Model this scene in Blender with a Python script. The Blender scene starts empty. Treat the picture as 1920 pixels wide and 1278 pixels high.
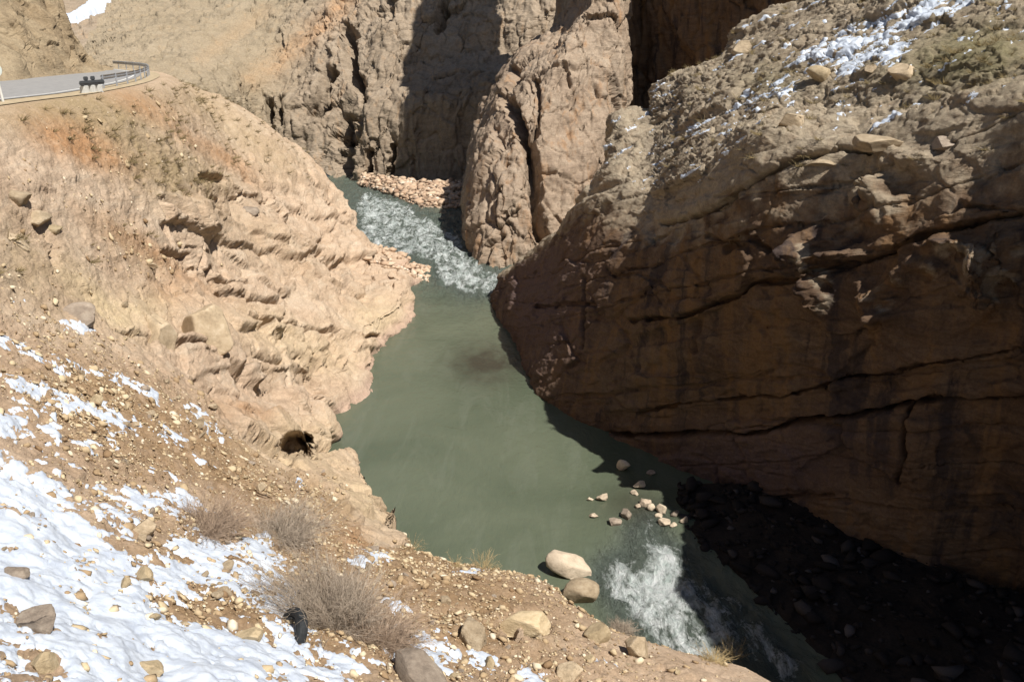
import bpy, bmesh, math, random
import numpy as np
from mathutils import Vector, Matrix
from mathutils.bvhtree import BVHTree

random.seed(7)
rng = np.random.default_rng(11)
scene = bpy.context.scene
COL = scene.collection

# ------------------------------------------------------------------ camera
FPX = 1663.0                     # focal length in photo pixels (1920 wide)
CAM_Z = 22.0                     # metres above the river
PITCH = math.atan(559.0 / FPX)
CP, SP = math.cos(PITCH), math.sin(PITCH)
cam_d = bpy.data.cameras.new("camera")
cam_d.sensor_width = 36.0
cam_d.lens = 36.0 * FPX / 1920.0
cam_d.clip_start = 0.1
cam_d.clip_end = 5000
cam = bpy.data.objects.new("camera", cam_d)
COL.objects.link(cam)
cam.location = (0, 0, CAM_Z)
cam.rotation_euler = (math.pi / 2 - PITCH, 0, 0)
scene.camera = cam

def ray(px, py):
    u = (px - 960.0) / FPX
    v = (639.0 - py) / FPX
    return np.array([u, CP + v * SP, -SP + v * CP])

def P(px, py, D):
    """world point on the sight line of a photo pixel, D metres ahead"""
    r = ray(px, py)
    r = r * (D / r[1])
    return np.array([r[0], r[1], CAM_Z + r[2]])

def PZ(px, py, z=0.0):
    r = ray(px, py)
    t = (z - CAM_Z) / r[2]
    return np.array([r[0] * t, r[1] * t, z])

def to_px(v):
    """photo pixel of world points, (n,3) -> (n,), (n,)"""
    x, y, z = v[:, 0], v[:, 1], v[:, 2] - CAM_Z
    zc = np.maximum(y * CP - z * SP, 0.3)
    yc = y * SP + z * CP
    return 960 + FPX * x / zc, 639 - FPX * yc / zc

# ------------------------------------------------------------------ noise
def _hash(ix, iy, iz, seed):
    h = (ix.astype(np.int64) * 374761393 + iy.astype(np.int64) * 668265263 + iz.astype(np.int64) * 2147483647 + seed * 1274126177) & 0xFFFFFFFF
    h = ((h ^ (h >> 13)) * 1274126177) & 0xFFFFFFFF
    h = ((h ^ (h >> 16)) * 2246822519) & 0xFFFFFFFF
    h = h ^ (h >> 15)
    return h

def perlin(p, seed=0):
    f = np.floor(p)
    i = f.astype(np.int64)
    d = (p - f).astype(np.float32)
    w = d * d * d * (d * (d * 6 - 15) + 10)
    out = np.zeros(len(p), np.float32)
    for cx in (0, 1):
        wx = w[:, 0] if cx else 1 - w[:, 0]
        for cy in (0, 1):
            wy = w[:, 1] if cy else 1 - w[:, 1]
            for cz in (0, 1):
                wz = w[:, 2] if cz else 1 - w[:, 2]
                h = _hash(i[:, 0] + cx, i[:, 1] + cy, i[:, 2] + cz, seed)
                gx = ((h & 255).astype(np.float32) - 127.5) / 100
                gy = (((h >> 8) & 255).astype(np.float32) - 127.5) / 100
                gz = (((h >> 16) & 255).astype(np.float32) - 127.5) / 100
                out += wx * wy * wz * (gx * (d[:, 0] - cx) + gy * (d[:, 1] - cy) + gz * (d[:, 2] - cz))
    return out

def fbm(p, octaves=4, seed=0, gain=0.5, lac=2.03):
    a, s, out = 1.0, 1.0, np.zeros(len(p), np.float32)
    for k in range(octaves):
        out += a * perlin(p * s + 17.3 * k, seed + k)
        a *= gain
        s *= lac
    return out

def ridged(p, octaves=4, seed=0):
    a, s, out = 1.0, 1.0, np.zeros(len(p), np.float32)
    for k in range(octaves):
        out += a * (1 - np.abs(perlin(p * s + 9.1 * k, seed + k)) * 2)
        a *= 0.5
        s *= 2.1
    return out / 1.9

def facets(p, seed=0, tilt=1.0, step=0.5):
    """broken-rock relief: every Voronoi cell is a tilted flat facet. returns relief, edge distance"""
    base = np.floor(p - 0.5).astype(np.int64)
    n = len(p)
    d1 = np.full(n, 1e9, np.float32)
    d2 = np.full(n, 1e9, np.float32)
    val = np.zeros(n, np.float32)
    for cx in (0, 1):
        for cy in (0, 1):
            for cz in (0, 1):
                ix, iy, iz = base[:, 0] + cx, base[:, 1] + cy, base[:, 2] + cz
                h = _hash(ix, iy, iz, seed)
                g = _hash(ix, iy, iz, seed + 77)
                dx = (p[:, 0] - ix - 0.5 - ((h & 255) / 255.0 - 0.5) * 0.9).astype(np.float32)
                dy = (p[:, 1] - iy - 0.5 - (((h >> 8) & 255) / 255.0 - 0.5) * 0.9).astype(np.float32)
                dz = (p[:, 2] - iz - 0.5 - (((h >> 16) & 255) / 255.0 - 0.5) * 0.9).astype(np.float32)
                dd = np.sqrt(dx * dx + dy * dy + dz * dz)
                v = tilt * (dx * ((g & 255) / 127.5 - 1) + dy * (((g >> 8) & 255) / 127.5 - 1) + dz * (((g >> 16) & 255) / 127.5 - 1))
                v = v + step * (((g >> 24) & 255) / 127.5 - 1)
                near = dd < d1
                d2 = np.where(near, d1, np.minimum(d2, dd))
                val = np.where(near, v, val)
                d1 = np.where(near, dd, d1)
    return val.astype(np.float32), d2 - d1

BED = np.array([-0.20, 0.30, 0.93])
def strata(p, thick, seed, wob=0.35):
    """layered rock: beds of uneven thickness stand in or out; returns relief -1..1 and distance to the bed joint"""
    u = p @ BED / thick + wob * fbm(p * (0.35 / thick), 3, seed)
    u = u + 0.45 * np.sin(u * 1.7 + seed)
    k = np.floor(u).astype(np.int64)
    fr = (u - k).astype(np.float32)
    z_ = np.zeros_like(k)
    h = _hash(k, z_ + seed, z_, seed) / 4294967295.0 * 2 - 1
    h2 = _hash(k + 1, z_ + seed, z_, seed) / 4294967295.0 * 2 - 1
    h = h + (h2 - h) * smooth(0.84, 1.0, fr)
    return h.astype(np.float32), np.minimum(fr, 1 - fr)

def smooth(a, b, x):
    t = np.clip((x - a) / (b - a), 0, 1)
    return t * t * (3 - 2 * t)

def poly_dist(X, Y, pts):
    """distance of points to a polyline, and the parameter along it (0..1)"""
    best = np.full(len(X), 1e9)
    par = np.zeros(len(X))
    n = len(pts) - 1
    for k in range(n):
        ax, ay = pts[k][0], pts[k][1]
        bx, by = pts[k + 1][0], pts[k + 1][1]
        L2 = (bx - ax) ** 2 + (by - ay) ** 2 + 1e-9
        t = np.clip(((X - ax) * (bx - ax) + (Y - ay) * (by - ay)) / L2, 0, 1)
        d = np.hypot(X - ax - t * (bx - ax), Y - ay - t * (by - ay))
        m = d < best
        best = np.where(m, d, best)
        par = np.where(m, (k + t) / n, par)
    return best, par

def in_poly(X, Y, pts):
    inside = np.zeros(len(X), bool)
    n = len(pts)
    for k in range(n):
        x0, y0 = pts[k][0], pts[k][1]
        x1, y1 = pts[(k + 1) % n][0], pts[(k + 1) % n][1]
        c = (y0 > Y) != (y1 > Y)
        xi = (x1 - x0) * (Y - y0) / (y1 - y0 + 1e-12) + x0
        inside ^= c & (X < xi)
    return inside

# ------------------------------------------------------------------ meshes
def tag(o, label=None, cat=None, group=None, kind=None):
    if label: o["label"] = label
    if cat: o["category"] = cat
    if group: o["group"] = group
    if kind: o["kind"] = kind
    return o

def mesh_from(name, verts, faces, mat=None, attrs=None, smooth_shade=True, parent=None):
    """faces: (n,3|4) int array"""
    me = bpy.data.meshes.new(name)
    verts = np.asarray(verts, np.float32)
    faces = np.asarray(faces, np.int32)
    k = faces.shape[1]
    me.vertices.add(len(verts))
    me.vertices.foreach_set("co", verts.ravel())
    me.loops.add(faces.size)
    me.loops.foreach_set("vertex_index", faces.ravel())
    me.polygons.add(len(faces))
    me.polygons.foreach_set("loop_start", np.arange(0, faces.size, k, dtype=np.int32))
    if smooth_shade:
        me.polygons.foreach_set("use_smooth", np.ones(len(faces), bool))
    for an, av in (attrs or {}).items():
        a = me.attributes.new(an, 'FLOAT', 'POINT')
        a.data.foreach_set("value", np.asarray(av, np.float32))
    me.update(calc_edges=True)
    me.validate()
    if mat: me.materials.append(mat)
    o = bpy.data.objects.new(name, me)
    COL.objects.link(o)
    if parent is not None: o.parent = parent
    return o

def grid_faces(nu, nv):
    i = np.arange(nu * nv).reshape(nu, nv)
    return np.stack([i[:-1, :-1], i[1:, :-1], i[1:, 1:], i[:-1, 1:]], -1).reshape(-1, 4)

def grid_normals(g):
    du = np.gradient(g, axis=0)
    dv = np.gradient(g, axis=1)
    n = np.cross(du, dv)
    n /= np.linalg.norm(n, axis=2, keepdims=True) + 1e-12
    return n

def _smooth_lines(c, k):
    if k < 2: return c
    pad = np.concatenate([np.repeat(c[:1], k, 0), c, np.repeat(c[-1:], k, 0)], 0)
    cs = np.cumsum(np.concatenate([np.zeros_like(pad[:1]), pad], 0), 0)
    w_ = 2 * k + 1
    return (cs[w_:] - cs[:-w_]) / w_

def respace(A, axis, mixw=0.72, k=16):
    """even out the vertex spacing along one grid axis, so that steep steps get enough vertices; extra channels ride along"""
    B = np.swapaxes(A, 0, axis) if axis else A
    n, m, ch = B.shape
    d = np.linalg.norm(np.diff(B[..., :3], axis=0), axis=2)
    mid = (B[1:, :, :3] + B[:-1, :, :3]) / 2
    d = d / (np.linalg.norm(mid - np.array([0, 0, CAM_Z]), axis=2) + 2.0)
    d = _smooth_lines(d.T, k).T
    c = np.concatenate([np.zeros((1, m)), np.cumsum(d, 0)], 0)
    c = c / c[-1:]
    lin = np.linspace(0, 1, n)
    c = mixw * c + (1 - mixw) * lin[:, None]
    out = np.empty_like(B)
    for j in range(m):
        f = np.interp(lin, c[:, j], np.arange(n))
        i = np.minimum(f.astype(int), n - 2)
        t = (f - i)[:, None]
        out[:, j] = B[i, j] * (1 - t) + B[i + 1, j] * t
    return np.swapaxes(out, 0, axis) if axis else out

def stage(g, rel, chans):
    """first displacement along the grid normals, then respacing; returns the new points, normals and channels"""
    nu_, nv_ = g.shape[:2]
    A = np.concatenate([g + 0, np.stack([np.asarray(c, float).reshape(nu_, nv_) for c in chans], 2)], 2)
    A[..., :3] = g + rel
    A = respace(respace(A, 1), 0)
    return A[..., :3], [A[..., 3 + k].ravel() for k in range(len(chans))]

def catmull(A, idx):
    n = len(A)
    i = np.clip(np.floor(idx).astype(int), 0, n - 2)
    t = (idx - i).reshape((-1,) + (1,) * (A.ndim - 1))
    p1, p2 = A[i], A[i + 1]
    p0 = np.where((i > 0).reshape(t.shape), A[np.maximum(i - 1, 0)], 2 * p1 - p2)
    p3 = np.where((i < n - 2).reshape(t.shape), A[np.minimum(i + 2, n - 1)], 2 * p2 - p1)
    k = 0.40
    m1, m2 = k * (p2 - p0), k * (p3 - p1)
    t2, t3 = t * t, t * t * t
    return (2 * t3 - 3 * t2 + 1) * p1 + (t3 - 2 * t2 + t) * m1 + (-2 * t3 + 3 * t2) * p2 + (t3 - t2) * m2

def seg_idx(counts):
    out = []
    for k, c in enumerate(counts):
        out.append(k + np.arange(c) / c)
    out.append(np.array([len(counts)], float))
    return np.concatenate(out)

def loft(ctrl, ucounts, vcounts):
    A = np.asarray(ctrl, float)
    B = catmull(A, seg_idx(ucounts))
    return np.swapaxes(catmull(np.swapaxes(B, 0, 1), seg_idx(vcounts)), 0, 1)

def rot(p, ax, ay, az):
    M = np.array((Matrix.Rotation(ax, 3, 'X') @ Matrix.Rotation(ay, 3, 'Y') @ Matrix.Rotation(az, 3, 'Z')))
    return p @ M.T

# ------------------------------------------------------------------ materials
def new_mat(name):
    m = bpy.data.materials.new(name)
    m.use_nodes = True
    nt = m.node_tree
    for n in list(nt.nodes): nt.nodes.remove(n)
    out = nt.nodes.new('ShaderNodeOutputMaterial')
    b = nt.nodes.new('ShaderNodeBsdfPrincipled')
    nt.links.new(b.outputs[0], out.inputs[0])
    b.inputs['Specular IOR Level'].default_value = 0.25
    return m, nt, b

class N:
    def __init__(s, nt): s.nt = nt
    def link(s, a, b): s.nt.links.new(a, b)
    def coord(s, scale=(1, 1, 1), rotation=(0, 0, 0)):
        tc = s.nt.nodes.new('ShaderNodeTexCoord')
        mp = s.nt.nodes.new('ShaderNodeMapping')
        mp.inputs['Scale'].default_value = scale
        mp.inputs['Rotation'].default_value = rotation
        s.link(tc.outputs['Object'], mp.inputs['Vector'])
        return mp.outputs[0]
    def noise(s, vec, scale, detail=8, rough=0.6, dist=0.0):
        n = s.nt.nodes.new('ShaderNodeTexNoise')
        n.inputs['Scale'].default_value = scale
        n.inputs['Detail'].default_value = detail
        n.inputs['Roughness'].default_value = rough
        n.inputs['Distortion'].default_value = dist
        s.link(vec, n.inputs['Vector'])
        return n.outputs['Fac']
    def voronoi(s, vec, scale, feature='F1', out='Distance'):
        n = s.nt.nodes.new('ShaderNodeTexVoronoi')
        n.feature = feature
        n.inputs['Scale'].default_value = scale
        s.link(vec, n.inputs['Vector'])
        return n.outputs[out]
    def ramp(s, fac, stops):
        n = s.nt.nodes.new('ShaderNodeValToRGB')
        e = n.color_ramp.elements
        while len(e) < len(stops): e.new(0.5)
        for k, (pos, c) in enumerate(stops):
            e[k].position = pos
            e[k].color = (c, c, c, 1) if isinstance(c, (int, float)) else tuple(c) + (1,)
        s.link(fac, n.inputs[0])
        return n.outputs[0]
    def mix(s, fac, a, b, mode='MIX'):
        n = s.nt.nodes.new('ShaderNodeMix')
        n.data_type = 'RGBA'
        n.blend_type = mode
        for sock, v in ((n.inputs[0], fac), (n.inputs[6], a), (n.inputs[7], b)):
            if hasattr(v, 'node'): s.link(v, sock)
            elif isinstance(v, (int, float)): sock.default_value = v
            else: sock.default_value = tuple(v) + (1,)
        return n.outputs[2]
    def math(s, op, a, b=None, c=None):
        n = s.nt.nodes.new('ShaderNodeMath')
        n.operation = op
        for k, v in enumerate((a, b, c)):
            if v is None: continue
            if hasattr(v, 'node'): s.link(v, n.inputs[k])
            else: n.inputs[k].default_value = v
        return n.outputs[0]
    def attr(s, name):
        n = s.nt.nodes.new('ShaderNodeAttribute')
        n.attribute_name = name
        return n.outputs['Fac']
    def bump(s, height, strength, distance, prev=None):
        n = s.nt.nodes.new('ShaderNodeBump')
        n.inputs['Strength'].default_value = strength
        n.inputs['Distance'].default_value = distance
        s.link(height, n.inputs['Height'])
        if prev is not None: s.link(prev, n.inputs['Normal'])
        return n.outputs[0]

def rock_material(name, base, pale, dark, scale=0.35, strata=(0.5, 0.2, 0.0), streak=None, extra=None, bump=1.0, fine=1.0):
    """procedural rock: broad tone patches, bedding lines, speckle, lichen-like stains; extra = [(attribute, colour)]"""
    m, nt, b = new_mat(name)
    n = N(nt)
    v = n.coord()
    broad = n.noise(v, scale, 6, 0.6, 0.4)
    col = n.ramp(broad, [(0.30, dark), (0.48, base), (0.70, pale)])
    vs = n.coord((0.25, 0.25, 1.0), strata)
    bed = n.noise(vs, 2.2 * fine, 8, 0.7, 0.6)
    col = n.mix(0.55, col, n.ramp(bed, [(0.32, tuple(c * 0.55 for c in base)), (0.5, base), (0.68, pale)]))
    if streak:
        vv = n.coord((1.0, 1.0, 0.13))
        st = n.noise(vv, 0.70, 7, 0.62, 0.5)
        for lo, hi, c in streak:
            f = n.ramp(st, [(lo, 0.0), (hi, 0.85)]) if hi > lo else n.ramp(st, [(hi, 0.85), (lo, 0.0)])
            col = n.mix(f, col, c)
    for a, c in (extra or []):
        jit = n.noise(v, 2.0, 6, 0.7)
        f = n.math('MULTIPLY', n.attr(a), n.math('MULTIPLY_ADD', jit, 2.0, -0.1))
        f = n.math('MINIMUM', n.math('MAXIMUM', f, 0.0), 1.0)
        col = n.mix(f, col, c)
    sp = n.noise(v, 9.0 * fine, 6, 0.75)
    col = n.mix(0.5, col, n.ramp(sp, [(0.3, 0.30), (0.5, 0.5), (0.72, 0.78)]), 'OVERLAY')
    n.link(col, b.inputs['Base Color'])
    b.inputs['Roughness'].default_value = 0.95
    b.inputs['Specular IOR Level'].default_value = 0.1
    h1 = n.noise(vs, 5.0 * fine, 10, 0.72, 0.3)
    h2 = n.noise(v, 14.0 * fine, 8, 0.75)
    bp = n.bump(h1, 0.8 * bump, 0.22)
    bp = n.bump(h2, 0.6 * bump, 0.06, bp)
    n.link(bp, b.inputs['Normal'])
    return m

MAT = {}
MAT['bank'] = rock_material('bank rock and soil', (0.505, 0.375, 0.268), (0.565, 0.47, 0.362), (0.385, 0.278, 0.185), 0.30, (0.5, 0.35, 0.2),
    extra=[('soil', (0.30, 0.20, 0.115)), ('grass', (0.345, 0.262, 0.155)), ('red', (0.42, 0.24, 0.125)), ('pale', (0.55, 0.43, 0.27)), ('wet', (0.44, 0.31, 0.24))], bump=1.0)
MAT['cliff'] = rock_material('shaded cliff rock', (0.135, 0.087, 0.056), (0.20, 0.142, 0.095), (0.062, 0.040, 0.030), 0.22, (0.15, -0.12, 0),  # rock colour darkened to deepen the shade on the face
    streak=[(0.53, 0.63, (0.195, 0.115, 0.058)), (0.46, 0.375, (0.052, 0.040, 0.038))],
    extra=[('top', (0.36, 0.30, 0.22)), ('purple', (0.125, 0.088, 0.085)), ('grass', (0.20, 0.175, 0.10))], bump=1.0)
MAT['buttress'] = rock_material('buttress rock', (0.32, 0.243, 0.178), (0.39, 0.318, 0.243), (0.21, 0.153, 0.11), 0.12, (0.1, 0.1, 0),
    streak=[(0.55, 0.68, (0.34, 0.21, 0.12)), (0.42, 0.33, (0.20, 0.15, 0.11))], fine=0.5, bump=1.2)
MAT['mountain'] = rock_material('far mountain rock', (0.30, 0.238, 0.175), (0.37, 0.305, 0.235), (0.20, 0.157, 0.115), 0.06, (0.3, 0.3, 0),
    streak=[(0.56, 0.70, (0.36, 0.25, 0.16))], extra=[('red', (0.42, 0.265, 0.155)), ('grass', (0.30, 0.25, 0.165))], fine=0.35, bump=1.4)
MAT['hill'] = rock_material('roadside hill soil', (0.30, 0.228, 0.145), (0.38, 0.31, 0.21), (0.19, 0.14, 0.085), 0.15, (0.4, 0.3, 0), fine=0.5, bump=1.2)

def snow_material():
    m, nt, b = new_mat('old snow')
    n = N(nt)
    v = n.coord()
    f = n.noise(v, 3.0, 8, 0.65)
    col = n.ramp(f, [(0.3, (0.42, 0.47, 0.56)), (0.62, (0.58, 0.63, 0.70))])
    n.link(col, b.inputs['Base Color'])
    b.inputs['Roughness'].default_value = 0.6
    h = n.noise(v, 6.0, 10, 0.7)
    n.link(n.bump(h, 0.5, 0.06), b.inputs['Normal'])
    return m
MAT['snow'] = snow_material()

def simple_mat(name, c, rough=0.8, var=0.25, scale=8.0, metal=0.0, bump=0.3):
    m, nt, b = new_mat(name)
    n = N(nt)
    v = n.coord()
    f = n.noise(v, scale, 6, 0.65)
    col = n.ramp(f, [(0.3, tuple(x * (1 - var) for x in c)), (0.7, tuple(min(1, x * (1 + var)) for x in c))])
    n.link(col, b.inputs['Base Color'])
    b.inputs['Roughness'].default_value = rough
    b.inputs['Metallic'].default_value = metal
    if bump:
        n.link(n.bump(n.noise(v, scale * 3, 6, 0.7), bump, 0.03), b.inputs['Normal'])
    return m

def stone_mat(name, c, pale):
    m, nt, b = new_mat(name)
    n = N(nt)
    oi = nt.nodes.new('ShaderNodeObjectInfo')
    v = n.coord()
    f = n.noise(v, 2.5, 8, 0.7)
    col = n.ramp(f, [(0.3, tuple(x * 0.62 for x in c)), (0.5, c), (0.72, pale)])
    shade = n.ramp(oi.outputs['Random'], [(0.0, 0.36), (1.0, 0.62)])
    col = n.mix(0.7, col, shade, 'OVERLAY')
    n.link(col, b.inputs['Base Color'])
    b.inputs['Roughness'].default_value = 0.9
    b.inputs['Specular IOR Level'].default_value = 0.15
    n.link(n.bump(n.noise(v, 9.0, 8, 0.7), 0.7, 0.06), b.inputs['Normal'])
    return m
MAT['stone'] = stone_mat('loose limestone', (0.39, 0.305, 0.205), (0.52, 0.43, 0.31))
MAT['stone_yellow'] = stone_mat('yellowish stone', (0.46, 0.36, 0.225), (0.56, 0.46, 0.31))
MAT['stone_grey'] = stone_mat('grey stone', (0.29, 0.235, 0.185), (0.40, 0.34, 0.27))
MAT['stone_pink'] = stone_mat('pale river stone', (0.53, 0.435, 0.325), (0.62, 0.53, 0.41))

def gravel_mat(name, stops):
    m, nt, b = new_mat(name)
    n = N(nt)
    col = n.ramp(n.attr('tone'), stops)
    v = n.coord()
    col = n.mix(0.4, col, n.ramp(n.noise(v, 18, 6, 0.7), [(0.3, 0.3), (0.7, 0.7)]), 'OVERLAY')
    n.link(col, b.inputs['Base Color'])
    b.inputs['Roughness'].default_value = 0.92
    b.inputs['Specular IOR Level'].default_value = 0.12
    return m
MAT['gravel'] = gravel_mat('slope gravel', [(0.0, (0.23, 0.15, 0.085)), (0.4, (0.38, 0.28, 0.17)), (0.75, (0.53, 0.43, 0.28)), (1.0, (0.64, 0.56, 0.43))])
MAT['rubble'] = gravel_mat('river rubble', [(0.0, (0.30, 0.20, 0.14)), (0.4, (0.46, 0.33, 0.23)), (0.8, (0.56, 0.43, 0.31)), (1.0, (0.66, 0.57, 0.47))])
MAT['shade_rubble'] = gravel_mat('dark rubble', [(0.0, (0.012, 0.011, 0.011)), (0.7, (0.026, 0.023, 0.023)), (1.0, (0.085, 0.078, 0.078))])  # stones toned near black to stand in for the deep shade
MAT['shade_shore'] = rock_material('shade-toned shore', (0.024, 0.020, 0.018), (0.04, 0.033, 0.028), (0.014, 0.012, 0.011), 0.5)  # shade of the cliff foot put into the shore colour

def water_material():
    m, nt, b = new_mat('silty green river water')
    n = N(nt)
    v = n.coord()
    f = n.noise(v, 0.10, 5, 0.55, 0.6)
    deep = n.ramp(f, [(0.3, (0.074, 0.092, 0.060)), (0.7, (0.116, 0.132, 0.090))])
    ls = n.noise(n.coord((1.0, 0.22, 1.0), (0, 0, 0.22)), 0.55, 8, 0.65, 0.8)
    deep = n.mix(n.ramp(ls, [(0.5, 0.0), (0.75, 0.55)]), deep, (0.145, 0.160, 0.122))
    deep = n.mix(n.attr('rough'), deep, (0.115, 0.140, 0.118))
    deep = n.mix(n.attr('shade_shoal'), deep, (0.040, 0.038, 0.026))  # dark brown tint, includes the painted cliff shadow
    fl = n.coord((1.0, 0.45, 1.0), (0, 0, 0.25))
    fn = n.noise(fl, 0.9, 10, 0.74, 0.9)
    fn2 = n.noise(n.coord((1.0, 0.6, 1.0), (0, 0, 0.25)), 4.0, 9, 0.75, 0.6)
    rdg = n.noise(fl, 1.9, 8, 0.62, 1.2)
    rdg = n.math('SUBTRACT', 1.0, n.math('MULTIPLY', n.math('ABSOLUTE', n.math('SUBTRACT', rdg, 0.5)), 5.0))
    fm = n.math('MULTIPLY_ADD', fn, 0.66, n.math('MULTIPLY_ADD', fn2, 0.22, n.math('MULTIPLY', rdg, 0.10)))
    cut = n.math('SUBTRACT', 0.78, n.math('MULTIPLY', n.attr('foam'), 0.34))
    foam = n.math('SUBTRACT', fm, cut)
    foam = n.math('MULTIPLY', foam, 7.5)
    foam = n.math('MINIMUM', n.math('MAXIMUM', foam, 0.0), 1.0)
    fcol = n.ramp(n.noise(v, 1.8, 8, 0.7, 0.6), [(0.35, (0.50, 0.58, 0.555)), (0.6, (0.80, 0.835, 0.835))])
    col = n.mix(foam, deep, fcol)
    n.link(col, b.inputs['Base Color'])
    rg = n.math('MULTIPLY_ADD', foam, 0.5, 0.16)
    n.link(rg, b.inputs['Roughness'])
    b.inputs['IOR'].default_value = 1.33
    b.inputs['Specular IOR Level'].default_value = 0.5
    w1 = n.noise(n.coord((1.0, 0.6, 1.0)), 1.6, 6, 0.6, 0.3)
    w2 = n.noise(fl, 3.0, 9, 0.7, 1.0)
    bp = n.bump(w1, 0.34, 0.25)
    w3 = n.noise(n.coord((1.0, 0.5, 1.0), (0, 0, 0.2)), 6.0, 6, 0.65, 0.5)
    bp = n.bump(w3, 0.3, 0.06, bp)
    mul = n.math('MULTIPLY', w2, n.attr('rough'))
    bp = n.bump(mul, 1.0, 0.6, bp)
    n.link(bp, b.inputs['Normal'])
    return m
MAT['water'] = water_material()

# ------------------------------------------------------------------ left bank (heightfield with rock relief)
BANK_PTS = [  # photo pixel and distance ahead of points the slope passes through
 (0,1278,9),(300,1278,11),(600,1278,13.5),(800,1278,15),(1000,1278,16.5),(1200,1278,18),(1450,1278,20.5),
 (1400,1250,21),(1250,1213,21.3),(1150,1180,21.6),(1060,1128,22.5),
 (0,1180,10.4),(300,1180,12.8),(600,1180,15.6),(850,1180,18),(1000,1170,19.5),
 (0,1100,12),(300,1100,15),(500,1100,17.5),(700,1100,20),(900,1100,22),(1030,1085,24),
 (0,1000,14),(250,1000,17),(450,1000,20.5),(620,1000,24.5),(740,1030,26),(850,1058,25.5),
 (0,900,16.3),(200,900,19.5),(400,900,23.8),(560,900,29),(690,925,32.5),
 (0,800,19),(200,800,23),(400,800,29.5),(500,800,37),(580,800,44),
 (0,700,22.5),(200,700,27.5),(400,700,36),(550,700,47),(640,690,55),
 (0,600,26.5),(200,600,33),(400,600,43),(600,600,58),(690,600,65),
 (0,500,30),(200,500,38),(400,500,51),(550,500,65),(640,490,80),
 (0,400,34.5),(200,400,44),(400,400,60),(550,400,77),(640,400,92),
 (0,300,38),(200,300,49),(400,300,67),(550,300,85),(640,312,96),
 (0,220,40.5),(200,220,51),(350,220,69),(450,220,84),(500,232,90),
 (0,196,41.5),(150,180,48.5),(215,166,56),(283,143,84),(430,190,91),(560,270,94),
]
bp3 = np.array([P(*c) for c in BANK_PTS])
ROAD_Z = 19.5
extra_w = [(-30,30,ROAD_Z+.5),(-26,20,19.3),(-22,12,18.6),(-18,5,18.5),(-14,0,18.8),(-8,-2,19.5),(0,-3,19.8),(0,3,17.6),(-5,4,17.6),(8,2,14),(16,4,9.5),(22,8,3),(15,12,6.5),(20,16,3.2),
           (-36,45,ROAD_Z),(-38,70,ROAD_Z),(-48,95,ROAD_Z),(-60,110,ROAD_Z),(-42,100,16),(-32,104,9),(-24,106,3),(-60,125,8),(26,0,3),
           (-10,36,4.8),(-6,30,5.2)]
cp = np.vstack([bp3, np.array(extra_w, float)])
# scattered-point interpolation (kernel r with a little smoothing)
def rbf_fit(c, smooth_=0.6):
    n = len(c)
    d = np.hypot(c[:, None, 0] - c[None, :, 0], c[:, None, 1] - c[None, :, 1])
    A = np.zeros((n + 3, n + 3))
    A[:n, :n] = -np.sqrt(d * d + 4.0) - np.eye(n) * 0 + np.eye(n) * (-smooth_ * -1)
    A[:n, n] = 1; A[:n, n + 1] = c[:, 0]; A[:n, n + 2] = c[:, 1]
    A[n, :n] = 1; A[n + 1, :n] = c[:, 0]; A[n + 2, :n] = c[:, 1]
    b = np.concatenate([c[:, 2], np.zeros(3)])
    return np.linalg.solve(A, b)
W = rbf_fit(cp)
def bank_height(X, Y):
    n = len(cp)
    out = W[n] + W[n + 1] * X + W[n + 2] * Y
    for k in range(n):
        out = out - W[k] * np.sqrt((X - cp[k, 0]) ** 2 + (Y - cp[k, 1]) ** 2 + 4.0)
    return out

WATERLINE_PX = [(690,472),(715,485),(760,490),(800,508),(792,530),(752,545),(772,556),(784,572),(781,604),(740,630),(713,652),(712,690),(680,735),(640,768),(622,790),
                (628,830),(634,872),(668,892),(716,938),(748,985),(765,1010),(800,1062),(930,1078),(1030,1085),(1062,1118),(1110,1150),(1200,1190),(1330,1228),(1460,1275)]
wl = [tuple(PZ(*c)[:2]) for c in WATERLINE_PX]
waterline = [(-90, 112), (-60, 106), (-40, 103), (-26, 102), (-18, 100)] + wl + [(12, 22), (16, 17), (21, 12), (25, 5), (28, -5)]
BANK_POLY = waterline + [(28, -30), (-120, -30), (-120, 112)]

ny, nx = 1050, 800
yy = np.exp(np.linspace(math.log(5.0), math.log(106.0), ny))
tt = np.linspace(0, 1, nx)
# span follows the view: wide at distance, denser toward the river
xl = -9 - 0.60 * yy
xr = np.where(yy < 25, 0.62 * yy + 2, np.interp(yy, [25, 28, 33, 45, 60, 75, 90, 100, 110], [15, 11, 5, -2, -4, -3, -6, -9, -12]))
XX = xl[:, None] + (xr - xl)[:, None] * tt[None, :]
YY = np.repeat(yy[:, None], nx, 1)
X, Y = XX.ravel(), YY.ravel()
H = bank_height(X, Y)
# wobble the shoreline a little
pw = np.stack([X, Y, np.zeros_like(X)], 1)
dist, _ = poly_dist(X, Y, waterline)
ins = in_poly(X, Y, BANK_POLY)
sd = np.where(ins, dist, -dist) + 0.25 * fbm(pw * 0.5, 3, 5)
steep = 2.3 + 1.6 * fbm(pw * 0.13 + 3, 2, 21)
cap = np.where(sd > 0, steep * np.maximum(sd, 0) ** 0.85, sd * 1.2)
bar = (np.exp(-((X - PZ(745, 508)[0]) ** 2 + (Y - PZ(745, 508)[1]) ** 2) / 22.0))
cap = np.where(sd > 0, cap * (1 - 0.86 * bar), cap)
Z = np.minimum(H, cap)
Z = np.where(sd > 0, np.minimum(np.maximum(H, np.minimum(1.9, 0.75 * cap)), cap), np.maximum(Z, -2.5))
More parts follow.
